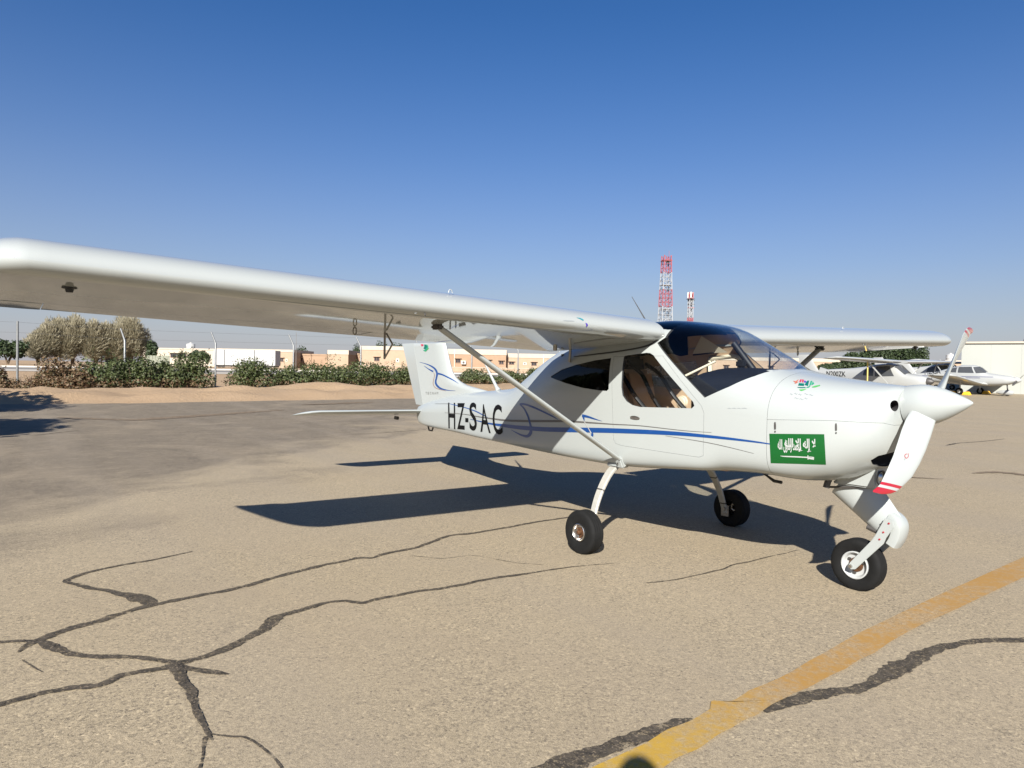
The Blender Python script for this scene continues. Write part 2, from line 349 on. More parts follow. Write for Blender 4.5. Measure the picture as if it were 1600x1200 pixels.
# ---- wings
def naca(xc, t=.175, m=.041, p=.4):
    yt = 5*t*(.2969*math.sqrt(xc)-.126*xc-.3516*xc**2+.2843*xc**3-.1036*xc**4)
    yc = m/p**2*(2*p*xc-xc*xc) if xc < p else m/(1-p)**2*((1-2*p)+2*p*xc-xc*xc)
    return yc+yt, yc-yt
def wfoil(x):      # round nose, cambered top and a nearly flat underside
    up_, lo_ = naca(x); k = .072
    lo_ = -.040*math.sqrt(max(0, 1-(1-x/k)**2)) if x < k else -.040*(1-(x-k)/(1-k))**.9
    return up_, lo_
def foil(c0, c1, n=26):
    us = [c1*(i/n)**2.2 for i in range(n+1)] if c0 == 0 else [c0+(c1-c0)*i/8 for i in range(9)]
    up_ = [(x, wfoil(x)[0]) for x in reversed(us)]; lo_ = [(x, wfoil(x)[1]) for x in us]
    return up_+(lo_[1:] if c0 == 0 else lo_)
XLE, XTE, ZLE, ZTE, DIH = .022, -1.347, 1.71, 1.58, .034
def wing_ring(y, sg, c0, c1, xle=None, xte=None, th=1.0, zs=0):
    a = Vector((XLE if xle is None else xle, 0, ZLE+DIH*y)); b = Vector((XTE if xte is None else xte, 0, ZTE+DIH*y))
    if xle is not None: a.z = ZLE+DIH*y+(ZTE-ZLE)*(XLE-xle)/(XLE-XTE)
    ch_ = b-a; nrm = Vector((-ch_.z, 0, ch_.x)).normalized()*-1; nrm = nrm if nrm.z > 0 else -nrm
    return [Vector((p.x, sg*y, p.z)) for p in (a+ch_*xc+nrm*(yc*th*ch_.length) for xc, yc in foil(c0, c1))]
for sg in (-1, 1):
    wd = 'right' if sg < 0 else 'left'
    tipr = [(4.52,.022,-1.347,1),(4.56,.014,-1.347,1),(4.61,-.012,-1.347,.98),(4.66,-.055,-1.35,.94),(4.71,-.12,-1.36,.88),(4.755,-.22,-1.37,.8),(4.79,-.36,-1.38,.72),(4.82,-.58,-1.39,.62),(4.845,-.86,-1.40,.5),(4.86,-1.10,-1.41,.4),(4.868,-1.28,-1.415,.3)]
    w = MB().loft([wing_ring(y, sg, 0, .76) for y in (.478,.6,1.0,1.5,2.0,2.5,3.0,3.5,4.0,4.3,4.45)]+[wing_ring(y, sg, 0, .76, a, b, t) for y, a, b, t in tipr]).obj('wing', M_wing, plane, smooth=40)
    MB().loft([wing_ring(y, sg, .764, 1.0) for y in (.60,1.2,1.9,2.42)]).obj('flap', M_wing, w, smooth=50)
    MB().loft([wing_ring(y, sg, .764, 1.0) for y in (2.436,3.0,3.7,4.42)]).obj('aileron', M_wing, w, smooth=50)
    MB().loft([wing_ring(y, sg, .764, 1.0) for y in (.478,.594)]).obj('wing_root_fairing', M_white, w, smooth=50)
    MB().loft([wing_ring(4.4235, sg, .7602, 1.0, .022, -1.375)]+[wing_ring(4.47, sg, .7602, 1.0, .022, -1.40)]+[wing_ring(y, sg, .7602, 1.0, a, b-.06, t) for y, a, b, t in tipr]).obj('wing_tip', M_wing, w, smooth=50)
    # tie-down ring and vent on top, pitot and inspection cover below, hinge arms
    def wpt(x, y, below=True, off=0):
        xc = (XLE-x)/(XLE-XTE); a = Vector((XLE, sg*y, ZLE+DIH*y)); b = Vector((XTE, sg*y, ZTE+DIH*y)); cc = b-a
        return a+cc*xc+Vector((0, 0, wfoil(xc)[1 if below else 0]*1.37+off))
    p = wpt(-.10, 2.33, False, .012); MB().tube([p+Vector((0, .014*math.cos(t), -.004+.022*math.sin(t))) for t in [math.pi*k/8-.0 for k in range(9)]]+[], .0028, 6).obj('fuel_cap_ring', M_dwhite, w, smooth=60)
    
    MB().tube([wpt(-.015, 2.56, True, .01), wpt(-.005, 2.56, True, -.02)], .006, 6).obj('stall_vane', M_dark, w)
    MB().box(wpt(-.02, 2.62, True, .0), (.018, .018, .010)).obj('vent_block', M_dwhite, w, bevel=.004)
    MB().lathe([(.001,-.035),(.022,-.035),(.028,-.012),(.048,-.008),(.05,.01)], 20, Matrix.Translation(wpt(-.30, 4.35, True, 0)) @ Matrix.Diagonal((.68,.68,.68,1))).obj('inspection_cap', M_black, w, smooth=40)
    ring_c = wpt(-.80, 2.66, True, -.012)
    MB().tube([ring_c+Vector((.008*math.cos(t)*0, .012*math.cos(t), -.018+.026*math.sin(t))) for t in [2*math.pi*k/12 for k in range(13)]], .005, 6, cap=False).obj('tie_down_ring', M_grey, w, smooth=60)
    for yy_ in (2.36,):
        a = wpt(-.95, yy_, True, .01); c = a+Vector((.12, 0, -.10)); b = a+Vector((-.01, 0, -.205))
        h = MB(); h.box((a+b)/2, (.022, .010, .21)); h.tube([a+Vector((.02, 0, -.02)), c], .0075, 6); h.tube([c, b], .0075, 6); h.obj('flap_hinge_arm', M_grey, w, smooth=50, bevel=.003)
    ma = wpt(-1.0, .72, True, -.02); MB().lathe([(.001,-.008),(.012,-.008),(.018,0),(.018,.03)], 16, Matrix.Translation(ma)).obj('drain_cap', M_grey, w, smooth=40)
    # lift strut
    a = Vector((-.351, sg*.565, .713)); b = Vector((-.323, sg*2.29, 1.70)); s = MB()
    ax = (b-a).normalized(); ux = Vector((1, 0, 0)); nz = ax.cross(ux).normalized()
    rings = []
    for t, f_ in ((0,.8),(.03,1),(.5,1),(.97,1),(1,.8)):
        c = a.lerp(b, t); rings.append([c+ux*math.cos(k*math.pi/8)*.037*f_+nz*math.sin(k*math.pi/8)*.017*f_ for k in range(16)])
    st = s.loft(rings).obj('wing_strut', M_legw if sg > 0 else M_white, plane, smooth=60)
    MB().box(b+Vector((0, 0, -.005)), (.095, .05, .035)).obj('strut_fitting', M_dark, st, bevel=.01)
    MB().box(a+Vector((.005, -sg*.01, -.02)), (.075, .05, .10), Matrix.Rotation(-sg*.45, 3, 'X')).obj('strut_fitting', M_white, st, bevel=.012)
    for dx, dz in ((-.02,.02),(.02,.0),(.0,-.03)):
        MB().lathe([(.001,.008),(.006,.008),(.008,0)], 8, Matrix.Translation(a+Vector((dx+.005, sg*.02, dz))) @ Matrix.Rotation(sg*-math.pi/2, 4, 'X')).obj('bolt', M_dark, st)
    # little aft wing support
    MB().tube([(-1.08, sg*.485, 1.50), (-1.06, sg*.49, 1.66)], .012, 8).obj('wing_support', M_grey, w, smooth=50)

# ---- tail
LEC = catmull([(-2.95,1.15,0),(-3.2,1.182,0),(-3.454,1.208,0),(-3.63,1.245,0),(-3.76,1.295,0),(-3.86,1.365,0),(-3.925,1.47,0),(-3.985,1.60,0),(-4.03,1.70,0),(-4.055,1.757,0)], 6)
def le_x(z):
    for a, b in zip(LEC, LEC[1:]):
        if a.y <= z <= b.y: return a.x+(b.x-a.x)*(z-a.y)/(b.y-a.y)
    return LEC[0].x if z < LEC[0].y else LEC[-1].x
te_x = lambda z: -4.80-(z-.92)*.515
hin_x = lambda z: -4.52-(z-.92)*.39
def fin_ring(z, xa, xb, w, wb, zt=None):
    P = []; n = 10; L = xa-xb
    for k in range(n+1):
        t = k/n; tt = t*t; P.append((xa-L*tt, w*math.sqrt(max(0, 1-(1-min(1, tt/.3))**2)) if tt < .3 else w+(wb-w)*(tt-.3)/.7))
    return [Vector((x, y, z)) for x, y in P]+[Vector((x, -y, z)) for x, y in reversed(P[1:])]
zz = [.86,1.0,1.12,1.16,1.19,1.22,1.26,1.31,1.38,1.46,1.55,1.64,1.71,1.74,1.757]
fin = MB().loft([fin_ring(z, max(le_x(z), -9), hin_x(z), (.062-.02*(z-.9))*(.55 if z > 1.75 else 1), (.05-.02*(z-.9))*(.55 if z > 1.75 else 1)) for z in zz]).obj('fin', M_white, plane, smooth=45)
def rud_ring(z, f=1):
    xa, xb = hin_x(z)-.006, te_x(z); w = (.05-.02*(z-.9))*f
    return [Vector((xa, w, z)), Vector((xb, .004, z)), Vector((xb, -.004, z)), Vector((xa, -w, z))]
MB().loft([rud_ring(z, .6 if z > 1.75 else 1) for z in (.925,1.1,1.3,1.5,1.735,1.757)]).obj('rudder', M_white, plane, smooth=30)
MB().lathe([(.001,.02),(.012,.017),(.018,0)], 12, Matrix.Translation((-4.3, 0, 1.757))).obj('fin_light', M_dark, fin, smooth=50)
stb = MB(); rings = []
for y, xa, xb, th in ((-1.64,-4.98,-5.07,.3),(-1.62,-4.80,-5.085,.7),(-1.59,-4.68,-5.09,.85),(-1.54,-4.58,-5.09,.95),(-1.46,-4.515,-5.09,1),(-.8,-4.50,-5.09,1),(-.1,-4.495,-5.09,1),(0,-4.495,-5.09,1),(.1,-4.495,-5.09,1),(.8,-4.50,-5.09,1),(1.46,-4.515,-5.09,1),(1.54,-4.58,-5.09,.95),(1.59,-4.68,-5.09,.85),(1.62,-4.80,-5.085,.7),(1.64,-4.98,-5.07,.3)):
    a = Vector((xa, y, .855+.012*abs(y)-.085*(-4.495-xa)/.595)); b = Vector((xb, y, .77+.012*abs(y))); ch_ = b-a
    rings.append([a+ch_*x+Vector((0, 0, yc*ch_.length*.8*th)) for x, yc in [(x, (naca(x, .11, .0001)[0 if up_ else 1])) for x, up_ in [(q, True) for q in (1,.8,.55,.3,.15,.07,.02)]+[(q, False) for q in (0,.02,.07,.15,.3,.55,.8)]]])
stab = stb.loft(rings).obj('stabilator', M_white, plane, smooth=45)
MB().box((-4.95, -.22, .735), (.10, .03, .045)).obj('stabilator_arm', M_dark, stab, bevel=.006)
MB().tube([(-4.33,0,.655),(-4.36,0,.60),(-4.44,0,.60),(-4.47,0,.66)], .012, 6).obj('tail_skid', M_dark, plane, smooth=50)
# ---- antennas
for p, q, r1, r2, m_ in (((-2.86,0,1.17),(-3.23,0,1.575),.020,.006,M_white),((-.594,0,1.84),(-.80,0,2.10),.006,.0025,M_dark)):
    MB().tube([p, Vector(p).lerp(Vector(q), .12), q], [r1*1.9, r1, r2], 8).obj('antenna', m_, plane, smooth=60)

# ---- landing gear
def tyre(mb, R, w, rim, M, nt=40):
    h = w/2; prof = [(rim,-h*.72),(rim+.02,-h*.9),(R*.80,-h),(R*.91,-h*.93),(R*.965,-h*.8)]
    g = [-.66,-.62,-.38,-.34,-.02,.02,.34,.38,.62,.66]
    for i in range(0, 10, 2): prof += [(R*.985,h*g[i]-.001),(R*.955,h*g[i]+.003),(R*.955,h*g[i+1]-.003),(R*.985,h*g[i+1]+.001)] if i else [(R*.98,h*g[0]),(R*.955,h*g[0]+.003),(R*.955,h*g[1]),(R*.99,h*g[1]+.002)]
    prof += [(R*.965,h*.8),(R*.91,h*.93),(R*.80,h),(rim+.02,h*.9),(rim,h*.72)]
    mb.lathe(prof, nt, M)
def wheel(cx, cy, R, w, rim, outer, white):
    e = bpy.data.objects.new('wheel', None); COL.objects.link(e); e.parent = plane; e.location = (cx, cy, R*.985); e.empty_display_size = .1
    M = Matrix.Rotation(-math.pi/2*outer, 4, 'X')
    t = MB(); tyre(t, R, w, rim, M); me = t.mesh('tyre', M_rubber, 35)
    for v in me.vertices:
        if v.co.z < -R*.94: v.co.z = -R*.985+(v.co.z+R)*.1; 
    link('tyre', me, e)
    h = -w/2*1.0
    r = MB().lathe([(rim*1.02,h*.55),(rim*1.04,h*.95),(rim*.97,h*1.0),(rim*.90,h*.93),(rim*.80,h*.55),(rim*.45,h*.45),(rim*.30,h*.5)], 32, M @ Matrix.Diagonal((1,1,-1,1)) if False else Matrix.Rotation(math.pi/2*outer, 4, 'X'))
    r.obj('rim', M_dwhite if white else M_chrome, e, smooth=35)
    hb = MB().lathe([(rim*.55,h*.40),(rim*.52,h*.62),(rim*.30,h*.66),(rim*.27,h*1.05),(rim*.16,h*1.12),(.001,h*1.12)], 20, Matrix.Rotation(math.pi/2*outer, 4, 'X'))
    hb.obj('hub', M_rust, e, smooth=35)
    for k in range(3):
        a_ = k*2*math.pi/3+.4; MB().box(Vector((math.cos(a_)*rim*.6, outer*(-h)*-.62*-1, math.sin(a_)*rim*.6)), (rim*.25, .012, rim*.2)).obj('brake_tab', M_rust if not white else M_dark, e, bevel=.003)
    return e
for sg in (-1, 1):
    wheel(-.356, sg*.925, .172, .125, .066, sg, False)
    path = catmull([(-.44, sg*.34, .685), (-.435, sg*.47, .668), (-.42, sg*.60, .60), (-.405, sg*.71, .47), (-.39, sg*.785, .33), (-.375, sg*.825, .20), (-.365, sg*.84, .13)], 5); rings = []
    for i, p in enumerate(path):
        t = (path[min(i+1, len(path)-1)]-path[max(0, i-1)]).normalized(); xx = Vector((1, 0, 0)); nn = t.cross(xx).normalized(); f = 1-.35*i/len(path)
        rings.append([p+xx*sx*.043*f+nn*sn*.017*f for sx, sn in ((-1,-.5),(-.8,-1),(.8,-1),(1,-.5),(1,.5),(.8,1),(-.8,1),(-1,.5))])
    lg = MB().loft(rings).obj('landing_leg', M_legw, plane, smooth=40)
    for i in (8, 15, 24):
        if i < len(rings):
            c = rings[i]; ctr = sum(c, Vector())/8; d_ = (path[i+1]-path[i-1]).normalized()*.006
            MB().loft([[ctr+(p-ctr)*1.06-d_ for p in c], [ctr+(p-ctr)*1.06+d_ for p in c]]).obj('cable_tie', M_dark, lg)
    MB().box((-.365, sg*.842, .15), (.10, .018, .12)).obj('axle_plate', M_grey, lg, bevel=.01)
    MB().tube([(-.36, sg*.80, .172), (-.36, sg*.90, .172)], .018, 10).obj('axle', M_grey, lg, smooth=50)
    MB().box((-.43, sg*.50, .655), (.16, .10, .03)).obj('leg_clamp', M_white, plane, bevel=.008)
wheel(1.325, 0.01, .173, .115, .088, -1, True)
ns = MB(); rings = []
for t in (0, .25, .5, .75, 1):
    c = Vector((1.25, 0, .735)).lerp(Vector((1.535, 0, .462)), t); ax = Vector((.25, 0, -.238)).normalized(); pr = Vector((ax.z, 0, -ax.x)); L = .140-.055*t; W = .065-.008*t
    rings.append([c-pr*math.cos(k*math.pi/10)*L*1.12*(1.0 if math.cos(k*math.pi/10) > 0 else 1.0)+Vector((0, 1, 0))*math.sin(k*math.pi/10)*W*(1-.25*math.cos(k*math.pi/10)) for k in range(20)])
ns.loft(rings).obj('nose_leg_fairing', M_white, plane, smooth=40)
fk = MB()
for y in (-.083, .083): fk.prism([(1.535,.525),(1.585,.515),(1.592,.48),(1.545,.40),(1.53,.36),(1.353,.155),(1.322,.148),(1.306,.168),(1.318,.193),(1.45,.36),(1.475,.40)], y-.006, y+.006)
fork = fk.obj('nose_fork', M_white, plane, bevel=.003)
MB().box((1.535, 0, .475), (.06, .16, .07), Matrix.Rotation(.8, 3, 'Y')).obj('fork_crown', M_dark, fork, bevel=.01)
for x, z in ((1.562,.497),(1.53,.435),(1.507,.385)):
    MB().lathe([(.001,.005),(.005,.005),(.0065,0)], 10, Matrix.Translation((x, -.089, z)) @ Matrix.Rotation(math.pi/2, 4, 'X')).obj('bolt', M_red, fork)
MB().lathe([(.001,.012),(.011,.012),(.013,0)], 10, Matrix.Translation((1.326, -.089, .171)) @ Matrix.Rotation(math.pi/2, 4, 'X')).obj('bolt', M_chrome, fork)
mo = catmull([(1.555,.558,0),(1.575,.545,0),(1.60,.522,0),(1.618,.482,0),(1.618,.435,0),(1.605,.385,0),(1.582,.338,0)], 4); mg = MB(); rings = []
for i, p in enumerate(mo):
    t_ = (mo[min(i+1, len(mo)-1)]-mo[max(i-1, 0)]).normalized(); nn = Vector((t_.y, -t_.x, 0)); wv = .066*(1-.10*abs(i/len(mo)-.5)*2)
    rings.append([Vector((p.x-nn.x*dp, sy*wv, p.y-nn.y*dp)) for sy, dp in ((-1,-.055),(-1.0,-.015),(-.92,-.002),(-.5,.006),(.5,.006),(.92,-.002),(1,-.015),(1,-.055),(.93,-.052),(.93,-.012),(.5,.0),(-.5,0),(-.93,-.012),(-.93,-.052))])
mg.loft(rings).obj('mudguard', M_white, plane, smooth=50)
MB().tube([(1.40,-.03,.44),(1.50,-.03,.41)], .02, 8).obj('shock_link', M_dark, plane)
# chin scoop with its round lamp, exhaust, drains
sc = MB().prism([(1.18,.70),(1.22,.74),(1.37,.84),(1.462,.862),(1.482,.85),(1.480,.716),(1.462,.704),(1.41,.700)], -.10, .10).obj('chin_scoop', M_white, plane, smooth=40, bevel=.02)
dv = Vector((.74, -.0, -.67)); dv = Vector((.97, -.14, -.12)).normalized(); Ml = Matrix.Translation((1.482, -.048, .772)) @ dv.to_track_quat('Z', 'Y').to_matrix().to_4x4()
MB().lathe([(.050,.006),(.046,.012),(.040,.006),(.038,-.01),(.001,-.012)], 24, Ml @ Matrix.Diagonal((1.0,1.0,1,1))).obj('landing_lamp', [M_dark], sc, smooth=50)
MB().lathe([(.001,.010),(.02,.006),(.030,-.005)], 20, Ml).obj('lamp_lens', M_chrome, sc, smooth=50)
MB().tube([(1.20,-.12,.78),(1.18,-.14,.71),(1.172,-.145,.672)], .021, 12).obj('exhaust_pipe', M_dark, plane, smooth=50)
MB().tube([(1.17,-.10,.672),(1.40,-.06,.700)], .008, 6).obj('steering_rod', M_dark, plane)
MB().tube([(.72,-.22,.73),(.78,-.22,.70),(.83,-.22,.675),(.89,-.22,.673)], [.006,.008,.012,.012], 6).obj('drain_tube', M_black, plane, smooth=50)

# ---- propeller
AX0, AX1 = Vector((1.626, 0, 1.242)), Vector((1.985, 0, 1.277)); AXD = (AX1-AX0).normalized()
prop = bpy.data.objects.new('propeller', None); COL.objects.link(prop); prop.parent = plane; prop.location = AX0; prop.empty_display_size = .1
Msp = AXD.to_track_quat('Z', 'Y').to_matrix().to_4x4()
MB().lathe([(.100,0),(.127,.0),(.129,.03),(.129,.075),(.124,.115),(.112,.16),(.092,.21),(.066,.262),(.038,.312),(.016,.345),(.005,.357),(.0005,.359)], 48, Msp).obj('spinner', M_white, prop, smooth=45)
MB().lathe([(.06,-.006),(.1235,-.006),(.1235,.001)], 48, Msp).obj('spinner_backplate', M_gap, prop)
BA = math.radians(41.0); bdir = Vector((0, -math.cos(BA), -math.sin(BA))); tdir = Vector((0, math.sin(BA), -math.cos(BA))); xd = Vector((1, 0, 0)); pc = AXD*.118
for sgn in (1, -1):
    bl = MB(); rings = []; RS = [(.06,.13,54,0,.05),(.13,.155,46,0,.042),(.20,.172,38,.006,.030),(.30,.186,30,.018,.022),(.40,.184,25,.030,.018),(.50,.172,21,.038,.015),(.58,.156,18.5,.038,.012),(.648,.14,17,.033,.010),(.672,.133,16.5,.029,.010),(.673,.133,16.5,.029,.010),(.698,.128,16,.022,.009),(.699,.128,16,.022,.009),(.735,.116,15.5,.004,.008),(.760,.094,15,-.012,.006),(.775,.058,15,-.022,.005),(.780,.02,15,-.028,.003)]
    for r_, c_, be, sw, th in RS:
        be = math.radians(be); cdv = tdir*sgn*math.cos(be)+xd*math.sin(be); nv = -tdir*sgn*math.sin(be)+xd*math.cos(be); ctr = pc+bdir*sgn*r_+cdv*sw
        skw = max(0, min(1, (r_-.5)/.12))*.046*c_/.13
        rings.append([ctr-bdir*sgn*skw*math.cos(2*math.pi*k/18)+cdv*(math.cos(2*math.pi*k/18)*c_/2)+nv*(math.sin(2*math.pi*k/18)*th/2*(1.25 if math.sin(2*math.pi*k/18) > 0 else .75)) for k in range(18)])
    bl.loft(rings)
    n = 18
    for i, fc in enumerate(bl.f):
        k = min(fc)//n; rr = RS[min(k, len(RS)-1)][0]
        if .648 <= rr < .6725 or rr >= .697: bl.m[i] = 1
    bl.obj('propeller_blade', [M_dwhite if False else M_white, M_red], prop, smooth=50)

# ---- markings laid on the skin
def bv_of(*objs):
    bm = bmesh.new()
    for o in objs:
        me = o.data.copy(); me.transform(o.matrix_world if o.parent is None else (Matrix.Translation(o.parent.location) if o.parent is not plane else Matrix.Identity(4))); bm.from_mesh(me)
    b = BVHTree.FromBMesh(bm); bm.free(); return b
BV_fin = bv_of(*[o for o in plane.children if o.name in ('fin', 'rudder')])
BV_wing = bv_of([o for o in plane.children if o.name.startswith('wing') and o.name in ('wing', 'wing.001') and o.data.vertices[0].co.y < 0][0])
BV_all = bv_of(*[o for o in plane.children if o.name in ('fuselage', 'fin', 'rudder')])
def lay(mb, pts, faces, bv, off, mi=0):
    P = []; ok = True
    for u, v in pts:
        p, nr = hit(u, v, bv)
        if p is None: P.append(None)
        else:
            if nr.dot(p-CAM) > 0: nr = -nr
            P.append(p+nr*off)
    good = [f for f in faces if all(P[i] is not None for i in f)]
    mb.add([p if p is not None else (0, 0, -5) for p in P], good, mi)
def stroke(mb, pts, bv=BV, off=.002, mi=0, n=6):
    c = catmull([(a, b, w) for a, b, w in pts], n); L = []; 
    for i, p in enumerate(c):
        t = c[min(i+1, len(c)-1)]-c[max(i-1, 0)]; t.z = 0; t = t.normalized() if t.length > 1e-6 else Vector((1, 0, 0)); nrm = Vector((-t.y, t.x, 0)); w = max(.15, p.z)/2
        L += [(p.x+nrm.x*w, p.y+nrm.y*w), (p.x, p.y), (p.x-nrm.x*w, p.y-nrm.y*w)]
    F = []
    for i in range(len(c)-1): F += [(3*i, 3*i+1, 3*i+4, 3*i+3), (3*i+1, 3*i+2, 3*i+5, 3*i+4)]
    lay(mb, L, F, bv, off, mi)
def quad(mb, c4, bv=BV, off=.002, mi=0, nu=8, nv=6):
    A = [Vector(c) for c in c4]; P = []
    for j in range(nv+1):
        for i in range(nu+1):
            s, t = i/nu, j/nv; p = A[0]*(1-s)*(1-t)+A[1]*s*(1-t)+A[2]*s*t+A[3]*(1-s)*t; P.append((p.x, p.y))
    lay(mb, P, [(j*(nu+1)+i, j*(nu+1)+i+1, (j+1)*(nu+1)+i+1, (j+1)*(nu+1)+i) for j in range(nv) for i in range(nu)], bv, off, mi)
def clean(o):
    me = o.data; bm = bmesh.new(); bm.from_mesh(me); bmesh.ops.delete(bm, geom=[v for v in bm.verts if not v.link_faces], context='VERTS'); bm.to_mesh(me); bm.free(); return o
def text_mesh(s, bold=0.0, spacing=1.0):
    cu = bpy.data.curves.new('t', 'FONT'); cu.body = s; cu.offset = bold; cu.space_character = spacing; cu.resolution_u = 4; cu.fill_mode = 'FRONT'
    o = bpy.data.objects.new('t', cu); COL.objects.link(o); dg = bpy.context.evaluated_depsgraph_get(); dg.update()
    me = bpy.data.meshes.new_from_object(o.evaluated_get(dg), depsgraph=dg); bpy.data.objects.remove(o)
    bm = bmesh.new(); bm.from_mesh(me); bmesh.ops.triangulate(bm, faces=bm.faces)
    for _ in range(3):
        le = [e for e in bm.edges if e.calc_length() > .22]
        if not le: break
        bmesh.ops.subdivide_edges(bm, edges=le, cuts=1); bmesh.ops.triangulate(bm, faces=bm.faces)
    V = [(v.co.x, v.co.y) for v in bm.verts]; bm.verts.index_update(); F = [tuple(v.index for v in f.verts) for f in bm.faces]; bm.free()
    return V, F
def text_on(name, s, c4, m_, bv=BV, off=.002, bold=0.0, par=None, spacing=1.0):
    V, F = text_mesh(s, bold, spacing)
    if not V: return None
    x0, x1 = min(v[0] for v in V), max(v[0] for v in V); y0, y1 = min(v[1] for v in V), max(v[1] for v in V); A = [Vector(c) for c in c4]; P = []
    for x, y in V:
        q, t = (x-x0)/(x1-x0), (y1-y)/(y1-y0); p = A[0]*(1-q)*(1-t)+A[1]*q*(1-t)+A[2]*q*t+A[3]*(1-q)*t; P.append((p.x, p.y))
    mb = MB(); lay(mb, P, F, bv, off); return clean(mb.obj(name, m_, par or plane, fix=False))
for chx, c4, b in (('H',[(700.3,629.3),(711.5,629.6),(711.8,670.5),(701,668.8)],.01),('Z',[(714.6,630),(726.5,630),(726.5,671.4),(714.8,670.2)],.01),('-',[(727.3,653),(732.2,653.3),(732.2,659.8),(727.3,659.5)],.0),
                  ('S',[(733.6,628.8),(745,629.2),(745.5,673.4),(734,672.2)],.012),('A',[(750.5,631.8),(761,631.8),(767.2,676.8),(751,674.4)],.012),('C',[(769.6,632),(784.2,632.3),(785.8,679.5),(770.5,678)],.012)):
    text_on('registration_letter', chx, c4, M_letter, bold=b, off=.0035)
mb = MB()
stroke(mb, [(735,655,.6),(750,658.4,1.6),(766.5,662,2.6),(786,664.8,4.6),(812,668,6),(850,670.8,6.8),(887,671.6,7.4),(930,672.2,7.6),(962,673,7.4),(1000,674.4,7),(1030,675.8,6.6),(1065,678,5.8),(1100,681.2,4.8),(1140,685.4,3.8),(1180,690.3,2.6),(1203,693.6,1.6)], n=8)
stroke(mb, [(703,631,.8),(725,636.4,1.2),(742,642,1.7),(753,647.4,1.6),(762,652,.4)])
stroke(mb, [(812.3,631.5,2.6),(818,631.4,3.2),(826,633.4,3),(837.5,638,2.8),(850,643.8,2.5),(862.5,650,2),(872,655.5,.5)], off=.0025)
stroke(mb, [(812.6,631.8,2.0),(816,635,2.2),(820,640,2.2),(824.5,648.8,2.4),(828,660,2.6),(830,670,3.6),(829,677,5),(824.5,681.4,4.6),(817,680.5,3),(808,676.6,1.8),(799,671.6,.4)], off=.0025)
stroke(mb, [(909.8,649,3.6),(914,650,3.8),(921,651.8,3),(930,654.8,1.8),(941,658,.3)], off=.0025)
stroke(mb, [(910.8,649.5,3),(912.3,653,2.6),(913.2,657.5,.8)], off=.0025)
stroke(mb, [(925,674,1.0),(925.8,679,3.6),(924,682.6,3.4),(921,680.6,.6)], off=.0025)
clean(mb.obj('blue_stripe', M_blue, plane, fix=False))
mb = MB()
stroke(mb, [(680,631,.5),(703,631,.7)])
stroke(mb, [(695,644.8,.5),(728,647.6,.9),(750,651.5,1.5),(771,654.4,2.2),(791,656.8,3),(819,657.8,3.4),(860,658,3.4),(887,658.2,3),(925,660.6,2.2),(960,663,1.5),(1000,665.2,1.2),(1067,672.6,.9),(1112,675.8,.4)], n=8)
stroke(mb, [(1040,681,.5),(1100,690.5,.9),(1140,699,.8),(1178,708.5,.4)])
clean(mb.obj('grey_stripe', M_lgrey, plane, fix=False))
mb = MB(); stroke(mb, [(913.6,659,1.1),(917,664,1.0),(921,671,1.1),(924.4,677,1.6)], off=.004); clean(mb.obj('white_stripe', M_dwhite, plane, fix=False))
mb = MB()
stroke(mb, [(655.8,565.8,.4),(665,568.3,1),(673.3,571.7,2),(680,576.7,2.8),(683,583.3,3),(682.2,590,2.6),(680.9,595.8,2.6),(682,600.8,3),(686.7,605.8,2.8),(692.5,608.2,2),(701.7,610,1),(711.7,610.6,.4)], BV_fin)
stroke(mb, [(684.6,583.6,2.8),(691.7,585.6,2.2),(700,589.6,1.9),(708.3,594,1.4),(716.5,599.4,.4)], BV_fin)
stroke(mb, [(663,571.7,.5),(670,576.7,1.4),(677,580.6,2.6)], BV_fin)
clean(mb.obj('fin_swirl', M_blue, plane, fix=False))
mb = MB(); stroke(mb, [(677.8,581.7,.5),(679,587,.7),(677.5,594,.7),(677,600,.8),(680,605.4,.8),(686.7,608.4,.7),(697,611,.4)], BV_fin); clean(mb.obj('fin_swirl_line', mat('brown_line', (.2,.1,.07), .4), plane, fix=False))
for i, chx in enumerate('TECNAM'): text_on('fin_letter', chx, [(665+i*3.5,612.4),(667.2+i*3.5,612.4),(667.2+i*3.5,616.4),(665+i*3.5,616.2)], M_lgrey, BV_fin)
fl = MB(); quad(fl, [(657.8,537.6),(661.8,538),(661.6,540.6),(658.4,541)], BV_fin, mi=0); stroke(fl, [(663,538.6,1.2),(665.5,541,4.6),(663,545.4,2.6)], BV_fin, mi=1); stroke(fl, [(666.5,538.6,1.5),(668.4,542,2),(665,547.5,2.6),(661.5,547.5,.6)], BV_fin, .0025, mi=2); stroke(fl, [(664.5,550,.6),(667.5,546.5,1.4),(670.5,544,.8)], BV_fin, .0025, mi=3)
clean(fl.obj('fin_emblem', [M_pink, M_teal, M_mint, M_lgreen], plane, fix=False))
BVn = bv_of(*[o for o in plane.children if o.name.startswith('cowling')])
em = MB()
stroke(em, [(1239.8,595.4,.8),(1243,597,1.8),(1247.6,593.6,1.0)], BVn, mi=0); stroke(em, [(1241.5,599.6,.6),(1244,598.6,1.4),(1247.4,596.6,.7)], BVn, mi=0)
quad(em, [(1250.2,593),(1253,593.2),(1251.6,597.6),(1248.6,597.4)], BVn, mi=1); quad(em, [(1253.8,592.8),(1256.4,594),(1255.4,597.8),(1252.8,597.8)], BVn, mi=1)
quad(em, [(1257,595),(1258,595),(1261,598),(1255.8,597.8)], BVn, mi=2)
quad(em, [(1248.4,598.8),(1256.8,599.6),(1256.2,603.4),(1247,602.8)], BVn, mi=3); quad(em, [(1261.2,595.2),(1264.4,595),(1262.6,603.6),(1257,601.6)], BVn, mi=3)
